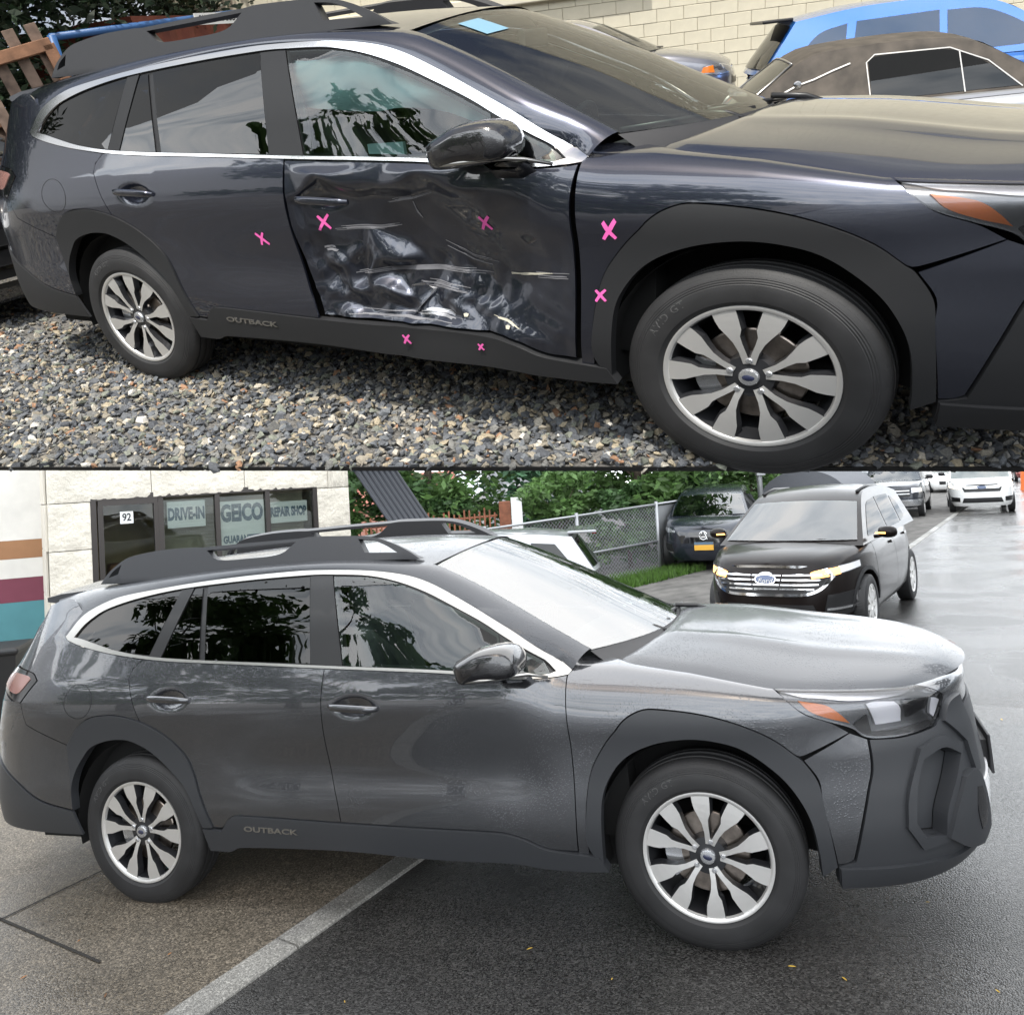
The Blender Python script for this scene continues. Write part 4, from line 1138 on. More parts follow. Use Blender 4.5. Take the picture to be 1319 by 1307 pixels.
def stones(name, pts, smin, smax, seed):
    """one mesh of thousands of pebbles: pts (n,3) in terrace coordinates"""
    g_ = np.random.default_rng(seed)
    bm = bmesh.new(); bmesh.ops.create_icosphere(bm, subdivisions=1, radius=1)
    bv = np.array([v.co[:] for v in bm.verts]); bf = np.array([[v.index for v in f.verts] for f in bm.faces]); bm.free()
    n = len(pts); nv = len(bv)
    s = smin + (smax - smin) * g_.random(n) ** 2.2
    rad = 1 + .33 * g_.standard_normal((n, nv)).clip(-1.6, 1.6)
    v = bv[None] * rad[..., None] * np.stack([np.ones(n), .62 + .3 * g_.random(n), .30 + .32 * g_.random(n)], 1)[:, None, :] * s[:, None, None]
    a, b, c = g_.random(n) * 6.28, g_.normal(0, .45, n), g_.normal(0, .45, n)
    ca, sa, cb, sb, cc, sc = np.cos(a), np.sin(a), np.cos(b), np.sin(b), np.cos(c), np.sin(c)
    x, y, z = v[..., 0], v[..., 1], v[..., 2]
    y, z = cb[:, None] * y - sb[:, None] * z, sb[:, None] * y + cb[:, None] * z
    x, z = cc[:, None] * x + sc[:, None] * z, -sc[:, None] * x + cc[:, None] * z
    x, y = ca[:, None] * x - sa[:, None] * y, sa[:, None] * x + ca[:, None] * y
    v = np.stack([x, y, z], -1) + pts[:, None, :]
    f = (bf[None] + (np.arange(n) * nv)[:, None, None]).reshape(-1, 3)
    me = bpy.data.meshes.new(name)
    me.vertices.add(n * nv); me.vertices.foreach_set('co', v.astype(np.float32).ravel())
    me.loops.add(f.size); me.loops.foreach_set('vertex_index', f.astype(np.int32).ravel())
    me.polygons.add(len(f)); me.polygons.foreach_set('loop_start', np.arange(0, f.size, 3, dtype=np.int32))
    me.update(calc_edges=True); me.validate()
    me.polygons.foreach_set('use_smooth', np.zeros(len(me.polygons), bool))
    me.materials.append(MATS['gravel_stone'])
    o = obj(name, me, None, LOT); o['kind'] = 'stuff'
    return o
g_ = np.random.default_rng(11)
def scatter(n, t0, t1, s0, s1, zr):
    t = t0 + (t1 - t0) * g_.random(n); s = s0 + (s1 - s0) * g_.random(n)
    x = ea.x + ed.x * t + en.x * s; y = ea.y + ed.y * t + en.y * s
    return np.stack([x, y, lot_z(x, y) - .006 + zr * g_.random(n)], 1)
pts = scatter(29000, -2.2, 5.2, .006, 1.7, .012)
stones('gravel', pts, .008, .027, 1)
pts = scatter(14000, -3.6, 5.8, 1.6, 4.2, .01)
stones('gravel', pts, .012, .030, 2)
pts = scatter(5000, -7.5, -2.0, .1, 4.5, .01)
stones('gravel', pts, .012, .030, 3)
# where the vehicles of the yard stand: x, y, z and heading in yard coordinates
GREY = (-5.2, 8.5, .05, 17); BLUE = (-.65, 8.9, -.38, 24); COUPE = (-.48, 5.75, -.36, 22); DARKCAR = (-7.35, .15, 0, 0)
mat('marker_pink_pale', (.75, .4, .55), .7)
FORD = (4.2, 11.35, 235); ACURA = (4.55, 18.6, 250); SILVER = (-1.0, 12.6, 175); VAN = (16.9, 29.6, 243); PICKUP = (13.9, 29.5, 240); TRAILER = (8.9, 23.5, 238)

# ------------------------------------------------------------------ the other vehicles
def vehicle(name, label, cat, M, s, group=None):
    """s: a, b half length and width; zb; top=[(x, z)] bonnet/belt/deck line; cab=[(x, z)] cabin outline; wb, wr half widths; wheels=[x..], wr_"""
    root = empty(name, M, label, cat, group)
    a, b, n = s['a'], s['b'], s.get('n', 5.0); zb = s['zb']
    tx = np.array([q[0] for q in s['top']]); tz = np.array([q[1] for q in s['top']])
    ztop = lambda x: hermite(np.clip(x, tx[0], tx[-1]), tx, tz)
    LV = np.array([0, .12, .3, .5, .7, .85, .95, 1.0]); IN = np.array(s.get('ins', [.09, .03, .005, .0, .012, .022, .045, .09]))
    insf = lambda t: np.interp(t, LV, IN)
    def outline(th, t):
        c, q = np.cos(th), np.sin(th)
        k = insf(t)
        return (a - k * .9) * np.sign(c) * np.abs(c) ** (2 / n), (b - k) * np.sign(q) * np.abs(q) ** (2 / n)
    ths = np.linspace(0, 2 * math.pi, 120, endpoint=False)
    rows = []
    for t in LV:
        x, y = outline(ths, t)
        rows.append(list(zip(x, y, zb + (ztop(x) - zb) * t)))
    x, y = outline(ths, 1.0); zt = ztop(x)
    for q, dz in ((.85, .018), (.5, .040), (.0, .050)):
        rows.append(list(zip(x, y * q, zt + dz)))
    mb = MB().grid(rows, closed=True)
    mb.f.append(tuple(range(120))[::-1]); mb.m.append(0)
    me = mb.mesh('body', [s['mat']], True, 40)
    bo = bpy.data.objects.new('tmp', me); COL.objects.link(bo)
    wr = s['wr_']; cut_ = MB()
    for wx in s['wheels']:
        for sg in (-1, 1):
            P = [[(wx + (wr + .055) * math.cos(t), sg * yy, wr + (wr + .055) * math.sin(t)) for t in np.linspace(0, 2 * math.pi, 28, endpoint=False)] for yy in (b - .26, b + .2)]
            o = len(cut_.v); cut_.grid(P, closed=True)
            cut_.f += [tuple(o + k for k in range(28))[::-1], tuple(o + 28 + k for k in range(28))]; cut_.m += [0, 0]
    cm = cut_.mesh('cut', ['dark_void']); co = bpy.data.objects.new('tmpc', cm); COL.objects.link(co)
    md = bo.modifiers.new('b', 'BOOLEAN'); md.object = co; md.operation = 'DIFFERENCE'; md.solver = 'EXACT'
    bpy.context.view_layer.update()
    me2 = bpy.data.meshes.new_from_object(bo.evaluated_get(bpy.context.evaluated_depsgraph_get()))
    bpy.data.objects.remove(bo); bpy.data.objects.remove(co)
    if len(me2.materials) < 2: me2.materials.append(MATS['dark_void'])
    obj('body', me2, root)
    def front(y, z):
        y = np.asarray(y, float); z = np.asarray(z, float)
        yy = np.clip(np.abs(y) / b, 0, .9999)
        x0 = a * (1 - yy ** n) ** (1 / n)
        t = np.clip((z - zb) / np.maximum(ztop(x0) - zb, .1), 0, 1.0)
        k = insf(t); yy = np.clip(np.abs(y) / (b - k), 0, .9995)
        return np.stack([(a - k * .9) * (1 - yy ** n) ** (1 / n), y, z], -1)
    def rear(u, z):
        p = front(u, z); zt_ = ztop(-a * .98 + 0 * np.asarray(u, float)); 
        return np.stack([-p[..., 0], -p[..., 1], p[..., 2]], -1)
    def side(x, z):
        x = np.asarray(x, float); z = np.asarray(z, float)
        t = np.clip((z - zb) / np.maximum(ztop(x) - zb, .1), 0, 1); k = insf(t)
        xx = np.clip(np.abs(x) / (a - k * .9), 0, .9999)
        return np.stack([x, -(b - k) * (1 - xx ** n) ** (1 / n), z], -1)
    def wrap(th, z, off=0.):
        """point on the body seen as a plan angle (degrees from the nose) and a height"""
        th = R(th); t_ = max(0., min(1., (z - zb) / max(float(ztop(a * math.cos(th) ** (2 / n))) - zb, .1)))
        x_, y_ = outline(np.array([th]), t_); return (float(x_[0]) + off * math.cos(th), float(y_[0]) + off * math.sin(th), z)
    s['wrap'] = wrap
    # cabin
    cab = np.array(s['cab'], float); zl, zh = s['zbelt'], cab[:, 1].max(); wb, wrf = s['wb'], s['wr']
    P = densify(np.vstack([cab, cab[-1:] * .999 + cab[:1] * .001]), .12, 40)
    P = P[:np.argmin(np.linalg.norm(P - cab[-1], axis=1)) + 1]
    def hw(z): return wb + (wrf - wb) * np.clip((z - zl) / (zh - zl), -.2, 1.05)
    rows = []
    for x, z in P:
        w = float(hw(z)); rows.append([(x + s.get('bow', .10) * (1 - q * q) * np.sign(x - cab[:, 0].mean()) * float(np.clip((zh - z) / (zh - zl) + .25, 0, 1)), w * q, z + .045 * (1 - q * q) * float(np.clip((z - zl) / (zh - zl), 0, 1))) for q in (-1, -.97, -.85, -.5, 0, .5, .85, .97, 1)])
    mb = MB().grid(rows, m=0); nr = len(rows)
    mb.f += [tuple(i * 9 for i in range(nr)), tuple(i * 9 + 8 for i in range(nr))[::-1]]; mb.m += [0, 0]
    mb.build('cabin', [s.get('cabmat', s['mat'])], root, smooth=True, auto=42)
    def cside(x, z):
        x = np.asarray(x, float); z = np.asarray(z, float)
        return np.stack([x, -hw(z), z], -1)
    for poly in s.get('windows', []):
        for mir in (False, True):
            obj('window', panel_mesh('window', poly, [s.get('glass', 'glass_bg')], .004, side=cside, thick=.003, step=.2, bstep=.06, gap=0, mirror=mir), root)
    def cross_glass(i0, i1, nm, m0=.10, m1=.10, wid=.93):
        """pane lying on the front or rear slope between two outline points"""
        p0, p1 = Vector((*cab[i0], 0)), Vector((*cab[i1], 0))
        rows = []
        for t in np.linspace(m0, 1 - m1, 7):
            p = p0.lerp(p1, t); w = float(hw(p.y)) * wid; nx_, nz_ = -(p1.y - p0.y), (p1.x - p0.x); L = math.hypot(nx_, nz_); sg = 1 if nx_ / L * (p.x - cab[:, 0].mean()) > 0 else -1
            row = []
            for q in np.linspace(-1, 1, 11):
                row.append((p.x + s.get('bow', .10) * (1 - (q * wid) ** 2) * np.sign(p.x - cab[:, 0].mean()) * float(np.clip((zh - p.y) / (zh - zl) + .25, 0, 1)) + sg * nx_ / L * .012, w * q, p.y + sg * nz_ / L * .012 + .045 * (1 - (q * wid) ** 2) * float(np.clip((p.y - zl) / (zh - zl), 0, 1))))
            rows.append(row)
        return MB().grid(rows).build(nm, [s.get('glass_ws', 'glass_bg')], root, smooth=True)
    if 'ws' in s: cross_glass(*s['ws'], 'windscreen')
    if 'rw' in s: cross_glass(*s['rw'], 'rear_window')
    # wheels
    mt = MB().rev([(wr * .66, -.095), (wr * .72, -.105), (wr * .9, -.108), (wr * .985, -.09), (wr, -.07), (wr, .07), (wr * .985, .09), (wr * .66, .1)], 40).mesh('tyre', ['rubber'], True, 40)
    mr = MB(); mr.rev([(.001, -.085), (wr * .16, -.085), (wr * .18, -.075)], 24, m=0).rev([(wr * .6, -.08), (wr * .665, -.1), (wr * .69, -.1), (wr * .69, -.06)], 36, m=0).rev([(.001, -.045), (wr * .66, -.05)], 30, m=1)
    for k in range(s.get('spokes', 7)):
        A = 2 * math.pi * k / s.get('spokes', 7)
        mr.box((0, 0, 0), (wr * .52, .02, wr * .15), Matrix.Rotation(-A, 4, 'Y') @ Matrix.Translation((wr * .40, -.085, 0)))
    mr = mr.mesh('rim', [s.get('rim', 'machined'), 'dark_void'], False)
    for wx in s['wheels']:
        for sg in (-1, 1):
            w = obj('wheel', mt, root, Matrix.Translation((wx, sg * (b - .125), wr)) @ (Matrix.Rotation(math.pi, 4, 'Z') if sg > 0 else Matrix.Identity(4)))
            obj('rim', mr, w)
    def patch(nm, poly, m, surf, off=.004, thick=.02, mir=False, parent=root, **k):
        return obj(nm, panel_mesh(nm, poly, [m], off, side=surf, thick=thick, step=k.pop('step', .08), bstep=k.pop('bstep', .04), gap=0, mirror=mir, **k), parent)
    def both(nm, poly, m, surf=side, **k):
        for mir in (False, True): patch(nm, poly, m, surf, mir=mir, **k)
    for q in s.get('gaps', []):
        both('door_gap', [(q[0], q[1]), (q[0] + .008, q[1]), (q[2] + .008, q[3]), (q[2], q[3])], 'dark_void', off=.0015, thick=0)
    for x, z in s.get('handles', []):
        both('handle', [(x, z), (x + .2, z), (x + .2, z + .03), (x, z + .03)], s.get('trim', s['mat']), off=.03, thick=.03)
    mx = s.get('mirror')
    if mx:
        for sg in (-1, 1):
            mm = MB(); rows = []
            for k in range(9):
                t = k / 8 * math.pi; r_ = math.sin(t) ** .6
                rows.append([(mx[0] + .085 * r_ * math.cos(p), sg * (mx[1] + .10 - .11 * math.cos(t)), mx[2] + .075 * r_ * math.sin(p)) for p in np.linspace(0, 2 * math.pi, 14, endpoint=False)])
            mm.grid(rows, closed=True).tube([(mx[0], sg * (mx[1] - .06), mx[2] - .06), (mx[0], sg * (mx[1] + .06), mx[2] - .04)], .025, 6)
            mm.build('wing_mirror', [s.get('mirmat', s['mat'])], root, smooth=True)
    return root, patch, both, front, side, rear, cside
glass_mat('glass_bg', (.5, .55, .55), .3)
glass_mat('glass_bg_clear', (.8, .9, .86), .55)
paint('paint_blue', (.015, .13, .46), .3, .55)
paint('paint_grey', (.16, .165, .19), .32, .7)
paint('paint_silver', (.36, .37, .385), .3, .6)
paint('paint_black', (.012, .012, .014), .25, .2)
paint('paint_brown_black', (.008, .0055, .005), .3, .2, drops=(90, .3), cior=1.25, coatr=.05, coat=.5)
MATS['paint_brown_black'].node_tree.nodes['Principled BSDF'].inputs['Specular IOR Level'].default_value = .15
glass_mat('glass_side_dull', (.4, .42, .42), .25, ior=1.2)
paint('paint_dark_blue', (.016, .02, .03), .25, .3, drops=(90, .4), cior=1.4, coatr=.06)
paint('paint_white', (.78, .78, .77), .35, .0)
mat('plate_white', (.75, .76, .74), .5)
mat('plate_gold', (.75, .40, .05), .5)
mat('vinyl', (.055, .046, .037), .75, noise=(6, .5), bump=(260, .4, .002))
rot_z = lambda d: Matrix.Rotation(R(d), 4, 'Z')
def lotM(x, y, z, deg): return LOT @ Matrix.Translation((x, y, z)) @ rot_z(deg)
def stM(x, y, deg, dz=0.): return Matrix.Translation((x, y, float(gz(x, y)) + dz)) @ rot_z(deg)

def hatchback_top(L, W, H, belt, hood, cab_x):
    pass
# ---- the gravel yard: grey hatchback, blue SUV, old silver coupe, dark car on the left
root, patch, both, fr, sd, rr, cs = vehicle('grey_hatchback', 'grey compact car with its front window down, parked against the cream block wall', 'car', lotM(*GREY), dict(
    a=2.15, b=.87, zb=.2, n=4.2, mat='paint_grey', wr_=.31, wheels=(1.33, -1.25), spokes=10,
    top=[(-2.15, .86), (-1.6, .95), (-.6, .97), (.55, .98), (1.0, .97), (1.6, .88), (2.0, .76), (2.15, .66)],
    cab=[(1.12, .95), (.20, 1.40), (-.25, 1.475), (-.9, 1.47), (-1.6, 1.36), (-2.02, .93)], zbelt=.95, wb=.80, wr=.58, ws=(0, 1), rw=(4, 5),
    windows=[[(-.30, 1.0), (-.30, 1.37), (.02, 1.365), (.28, 1.27), (.62, 1.06), (.66, 1.0)], [(-1.15, 1.0), (-1.15, 1.35), (-.40, 1.37), (-.40, 1.0)], [(-1.7, 1.05), (-1.5, 1.30), (-1.25, 1.34), (-1.25, 1.02)]],
    gaps=[(-.36, .35, -.36, .97), (.78, .38, .74, .97)], handles=[(-.30, .86)], mirror=(.62, .84, 1.0), glass='glass_bg', glass_ws='glass_bg_clear'))
both('head_lamp', [(1.72, .66), (1.75, .74), (1.93, .76), (2.09, .70), (2.1, .64), (1.95, .63)], 'lamp_inner', thick=.01)
both('turn_signal', [(1.71, .67), (1.74, .735), (1.86, .745), (1.88, .66)], 'amber', off=.008, thick=.01)
MB().tube([(1.02, -.5, 1.01), (1.10, 0, 1.03), (1.13, .35, 1.02)], .012, 6).build('wiper', ['trim_black'], root, smooth=True)
patch('grille', [(-.5, .50), (.5, .50), (.45, .62), (-.45, .62)], 'trim_black', fr)
patch('paint_mark', [(1.02, .78), (1.06, .78), (1.07, .83), (1.03, .83)], 'marker_pink_pale', sd, thick=0, off=.002)

root, patch, both, fr, sd, rr, cs = vehicle('blue_suv', 'bright blue compact SUV parked behind the old silver coupe', 'car', lotM(*BLUE), dict(
    a=2.24, b=.92, zb=.24, n=4.4, mat='paint_blue', wr_=.35, wheels=(1.36, -1.31), spokes=5,
    top=[(-2.24, .92), (-2.0, 1.06), (-1.4, 1.09), (-.3, 1.06), (.75, 1.03), (1.2, 1.02), (1.8, .94), (2.24, .78)],
    cab=[(1.25, 1.0), (.42, 1.50), (-.1, 1.625), (-1.0, 1.64), (-1.75, 1.57), (-2.12, 1.06)], zbelt=1.04, wb=.86, wr=.64, ws=(0, 1), rw=(4, 5),
    windows=[[(-.16, 1.08), (-.16, 1.50), (.18, 1.48), (.45, 1.38), (.86, 1.14), (.88, 1.08)], [(-1.16, 1.12), (-1.10, 1.50), (-.24, 1.51), (-.24, 1.09)], [(-1.72, 1.22), (-1.50, 1.42), (-1.20, 1.49), (-1.24, 1.13), (-1.5, 1.15)]],
    gaps=[(-.20, .4, -.20, 1.05), (.92, .42, .90, 1.02), (-1.18, .7, -1.22, 1.08)], handles=[(-.12, .93), (-1.12, .96)], mirror=(.80, .93, 1.12), mirmat='gloss_black', glass_ws='glass_bg', glass='glass_bg_clear'))
for mir in (False, True):
    patch('tail_lamp', [(-2.19, .99), (-2.12, 1.07), (-1.78, 1.06), (-1.72, 1.02), (-1.9, .96)], 'red_lens', sd, off=.012, mir=mir)
    patch('tail_lamp', [(.50, .97), (.52, 1.05), (.86, 1.05), (.88, .98)], 'red_lens', rr, off=.012, mir=mir)
patch('rear_bumper', [(-.86, .32), (.86, .32), (.86, .60), (-.86, .60)], 'plastic', rr, off=.012)
patch('number_plate', [(-.26, .70), (.26, .70), (.26, .82), (-.26, .82)], 'plate_white', rr, off=.012)
MB().box((-1.93, 0, 1.60), (.34, 1.16, .035), bev=.012).build('spoiler', ['trim_black'], root)
both('sill_trim', [(-.9, .28), (.95, .28), (.95, .40), (-.9, .40)], 'plastic', off=.01)

root, patch, both, fr, sd, rr, cs = vehicle('old_silver_coupe', 'old silver two-door coupe with a worn brown vinyl roof', 'car', lotM(*COUPE), dict(
    a=2.55, b=.95, zb=.22, n=6, mat='paint_silver', wr_=.33, wheels=(1.55, -1.35), spokes=12,
    top=[(-2.55, .78), (-2.3, .86), (-1.5, .89), (-.9, .91), (.2, .90), (.8, .90), (1.6, .87), (2.4, .82), (2.55, .74)],
    cab=[(.95, .88), (.32, 1.26), (-.1, 1.335), (-.75, 1.33), (-1.05, 1.27), (-1.62, .88)], zbelt=.89, wb=.84, wr=.60, ws=(0, 1), rw=(4, 5), cabmat='vinyl',
    windows=[[(-.50, .925), (-.52, 1.21), (-.47, 1.245), (.10, 1.235), (.36, 1.12), (.60, .925)]],
    gaps=[(-.55, .35, -.55, .90), (.72, .35, .70, .90)], handles=[(-.45, .78)], glass='glass_bg', glass_ws='glass_bg_clear', bow=.06))
def frame_strip(nm, pts, w, m, surf, off=.008):
    pts = [Vector(q) for q in pts]
    for mir in (1, -1):
        P = []
        for i, p in enumerate(pts):
            d = (pts[min(i + 1, len(pts) - 1)] - pts[max(i - 1, 0)]).normalized(); nn = Vector((-d.y, d.x)) * w / 2
            row = []
            for q in (p - nn, p + nn):
                c = surf(q.x, q.y); row.append((float(c[0]), (float(c[1]) - off) * mir, float(c[2])))
            P.append(row)
        MB().grid(P).build(nm, [m], root, smooth=True)
frame_strip('window_trim', [(-.51, .92), (-.535, 1.21), (-.47, 1.262), (.10, 1.252), (.38, 1.13), (.62, .92)], .009, 'satin_chrome', cs)
frame_strip('window_trim', [(.20, .92), (.17, 1.22)], .010, 'satin_chrome', cs)
frame_strip('landau_bar', [(-1.40, .95), (-1.25, 1.03), (-1.08, 1.10), (-.95, 1.13), (-.80, 1.18), (-.66, 1.22)], .011, 'satin_chrome', cs, .012)
MB().rev([(.001, .012), (.025, .01), (.034, 0)], 16).build('landau_emblem', ['chrome'], root, M=Matrix.Translation((-1.08, -float(-cs(-1.08, 1.10)[1]) - .012, 1.10)) @ Matrix.Rotation(R(180), 4, 'Z'))
frame_strip('belt_moulding', [(-1.6, .885), (-.6, .885), (.7, .885)], .02, 'chrome', lambda x, z: sd(x, z), .006)
frame_strip('side_moulding', [(-2.3, .62), (.0, .62), (2.3, .62)], .03, 'trim_black', lambda x, z: sd(x, z), .006)
# chrome frame round the rear window
P0, P1 = Vector((-1.05, 1.27)), Vector((-1.62, .88))
def rwp(t, q):
    p = P0.lerp(P1, t); w = (.84 + (.60 - .84) * (p.y - .89) / (1.335 - .89)) * q
    return (p.x - .06 * (1 - q * q) * min(1, (1.335 - p.y) / .445 + .25) - .012, w, p.y + .012 + .045 * (1 - q * q) * max(0, (p.y - .89) / .445))
MB().tube([rwp(t, q) for t, q in ((.08, -.9), (.08, -.45), (.08, 0), (.08, .45), (.08, .9), (.5, .92), (.93, .93), (.93, .4), (.93, 0), (.93, -.4), (.93, -.93), (.5, -.92), (.08, -.9))], .010, 6).build('window_trim', ['satin_chrome'], root, smooth=True)

root, patch, both, fr, sd, rr, cs = vehicle('dark_sedan', 'dark car with chrome lower grille bars, behind the damaged wagon', 'car', lotM(*DARKCAR), dict(
    a=2.3, b=.92, zb=.16, n=4, mat='paint_black', wr_=.34, wheels=(1.4, -1.35), spokes=5,
    top=[(-2.3, .9), (-1.0, .98), (.6, .98), (1.2, .97), (1.9, .88), (2.3, .74)],
    cab=[(1.1, .96), (.3, 1.40), (-.3, 1.46), (-1.0, 1.42), (-1.9, .96)], zbelt=.96, wb=.84, wr=.6, ws=(0, 1), rw=(3, 4),
    windows=[[(-.3, 1.0), (-.3, 1.36), (.15, 1.34), (.75, 1.0)], [(-1.3, 1.0), (-1.1, 1.33), (-.4, 1.36), (-.4, 1.0)]], gaps=[(-.35, .3, -.35, .95)], handles=[(-.3, .85)], mirror=(.7, .9, 1.02), glass_ws='glass_bg_clear'))
patch('grille', [(-.62, .26), (.62, .26), (.5, .62), (-.5, .62)], 'trim_black', fr)
for z in (.30, .38, .50): patch('grille_bar', [(-.62 + z * .2, z), (.62 - z * .2, z), (.62 - z * .2, z + .022), (-.62 + z * .2, z + .022)], 'chrome', fr, off=.012)
for mir in (False, True): patch('head_lamp', [(.50, .66), (.56, .76), (.84, .74), (.86, .66)], 'lamp_white', fr, mir=mir, off=.008)

# ------------------------------------------------------------------ trees
mat('bark', (.085, .065, .048), .9, bump=(30, .8, .03), noise=(8, .3))
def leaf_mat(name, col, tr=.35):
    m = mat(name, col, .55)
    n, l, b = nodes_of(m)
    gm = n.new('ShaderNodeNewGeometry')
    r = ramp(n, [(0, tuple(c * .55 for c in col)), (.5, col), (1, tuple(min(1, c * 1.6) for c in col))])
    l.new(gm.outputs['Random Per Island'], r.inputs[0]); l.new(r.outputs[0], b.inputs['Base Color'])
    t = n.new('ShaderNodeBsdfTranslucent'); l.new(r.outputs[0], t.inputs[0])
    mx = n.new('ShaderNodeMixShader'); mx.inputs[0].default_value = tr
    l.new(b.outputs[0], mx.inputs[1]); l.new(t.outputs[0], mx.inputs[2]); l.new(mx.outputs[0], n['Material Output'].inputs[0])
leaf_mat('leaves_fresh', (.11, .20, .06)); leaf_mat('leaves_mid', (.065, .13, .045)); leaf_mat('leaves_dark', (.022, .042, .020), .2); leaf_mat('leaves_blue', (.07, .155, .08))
def tree(name, label, M, h, rx, nclump, nleaf, ls, leaf, seed, trunk=.16, low=.25, group=None, droop=.0):
    g = np.random.default_rng(seed)
    root = empty(name, M, label, 'tree', group)
    tb = MB(); P = [Vector((0, 0, -.2))]
    for k in range(1, 6): P.append(Vector((g.normal(0, .06) * k * h / 12, g.normal(0, .06) * k * h / 12, h * .75 * k / 5)))
    tb.tube(P, [trunk * (1.25 - .2 * k) for k in range(6)], 9)
    cl = []
    for k in range(nclump):
        a = g.random() * 6.28; z = low + (1 - low) * g.random(); w = math.sin(math.pi * (.12 + .80 * (z - low) / (1 - low))) ** .7
        r_ = rx * w * math.sqrt(g.random()) * 1.0
        c = Vector((r_ * math.cos(a), r_ * math.sin(a), h * z)); cl.append((c, rx * (.20 + .22 * g.random())))
        if k % 2 == 0:
            b0 = P[min(5, 1 + int(z * 4))]
            tb.tube([b0, b0.lerp(c, .5) + Vector((0, 0, .08 * h * (1 - z))), c], [trunk * .35, trunk * .2, trunk * .06], 5)
    tb.build('trunk', ['bark'], root, smooth=True)
    n = nclump * nleaf
    C_ = np.array([tuple(c) for c, _ in cl]); Rr = np.array([r for _, r in cl])
    idx = np.repeat(np.arange(nclump), nleaf)
    d = g.normal(size=(n, 3)); d /= np.linalg.norm(d, axis=1, keepdims=True)
    p = C_[idx] + d * (Rr[idx] * g.random(n) ** .45)[:, None] * np.array([1, 1, .62])
    p[:, 2] -= droop * Rr[idx] * g.random(n)
    u = g.normal(size=(n, 3)); u[:, 2] *= .5; u /= np.linalg.norm(u, axis=1, keepdims=True)
    w_ = np.cross(u, g.normal(size=(n, 3))); w_ /= np.linalg.norm(w_, axis=1, keepdims=True)
    s = ls * (.6 + .8 * g.random(n))[:, None]
    v = np.stack([p - u * s, p + w_ * s * .42, p + u * s, p - w_ * s * .42], 1).reshape(-1, 3)
    me = bpy.data.meshes.new('crown'); me.vertices.add(4 * n); me.vertices.foreach_set('co', v.astype(np.float32).ravel())
    me.loops.add(4 * n); me.loops.foreach_set('vertex_index', np.arange(4 * n, dtype=np.int32))
    me.polygons.add(n); me.polygons.foreach_set('loop_start', np.arange(0, 4 * n, 4, dtype=np.int32)); me.update(calc_edges=True)
    me.materials.append(MATS[leaf])
    c = obj('crown', me, root); c['kind'] = 'stuff'
    return root
def stT(x, y): return Matrix.Translation((x, y, float(gz(x, y))))
# ------------------------------------------------------------------ yard behind the damaged wagon
wd = Vector((.87, .50, 0)).normalized(); wo = Vector((-4.7, 11.9, 0))
WALL_M = LOT @ Matrix(((wd.x, -wd.y, 0, wo.x), (wd.y, wd.x, 0, wo.y), (0, 0, 1, 0), (0, 0, 0, 1)))
mat('cream_block', (.62, .58, .46), .75, noise=(5, .07), bump=(45, .35, .004))
mat('cream_joint', (.40, .37, .29), .9)
mat('cream_cap', (.64, .60, .49), .7)
wall = empty('block_wall', WALL_M, 'tall cream painted block wall along the back of the gravel yard', 'wall')
X0, X1 = -9.0, 15.0
MB().box(((X0 + X1) / 2, .15, 7.3), (X1 - X0, .25, 15.8)).build('wall_core', ['cream_joint'], wall)
def block_mesh(w, h, d):
    return MB().box((0, 0, 0), (w, d, h), bev=.006).mesh('brick', ['cream_block'], False)
BM = [block_mesh(.444, .194, .03) for _ in range(1)]
rr_ = random.Random(3); rest = MB(); cnt = 0
for k in range(-1, 74):
    z = .10 + .2 * k
    for i in range(int((X1 - X0) / .45)):
        x = X0 + .225 + .45 * i + (.225 if k % 2 else 0)
        if x > X1 - .2: continue
        dy = rr_.uniform(-.004, .004)
        if 4 <= k <= 10 and cnt < 300 and x < 6.6:
            obj('brick', BM[0], wall, Matrix.Translation((x, .018 + dy, z))); cnt += 1
        else:
            rest.box((x, .018 + dy, z), (.444, .03, .194))
ro = rest.build('brick', ['cream_block'], wall); ro['kind'] = 'stuff'
MB().box((-3.9, -.06, 2.02), (6.2, .14, .16), bev=.015).build('ledge', ['cream_cap'], wall)
MB().box((-.75, -.03, 3.2), (.22, .07, 2.4), bev=.01).build('ledge', ['cream_cap'], wall)
mat('rust_red', (.20, .055, .035), .75, noise=(3, .35))
cont = empty('shipping_container', LOT @ Matrix.Translation((-11.2, 7.6, 0)) @ rot_z(12), 'dull red corrugated container at the back corner of the yard', 'container')
MB().grid([[(.0 + (.05 if (j // 2) % 2 else 0), -2.2 + j * .11, z) for z in (-.3, 2.25)] for j in range(41)]).build('side_panel', ['rust_red'], cont)
MB().box((-1.2, 0, 2.28), (2.5, 4.5, .1)).box((-1.2, 0, -.3), (2.5, 4.5, .1)).build('frame', ['rust_red'], cont)
MB().box((-1.25, 0, .95), (2.3, 4.36, 2.5)).build('body', ['rust_red'], cont)
mat('blue_pipe', (.03, .10, .26), .45)
rack = empty('pipe_rack', LOT @ Matrix.Translation((-9, 3.1, 0)), 'blue steel pipe frame standing behind the roof rails', 'rack')
for k, (y, h) in enumerate(((0, 2.02), (3.1, 2.2))):
    MB().tube([(0, y, -.1), (0, y, h)], .05, 8).build('post', ['blue_pipe'], rack, smooth=True)
MB().tube([(0, -.02, 2.0), (0, 3.12, 2.18)], .04, 8).build('rail', ['blue_pipe'], rack, smooth=True)
MB().tube([(0, 0, 1.3), (0, 3.1, 1.4)], .03, 8).build('rail', ['blue_pipe'], rack, smooth=True)
mat('sign_white', (.78, .78, .75), .5); mat('sign_ink', (.02, .02, .025), .6)
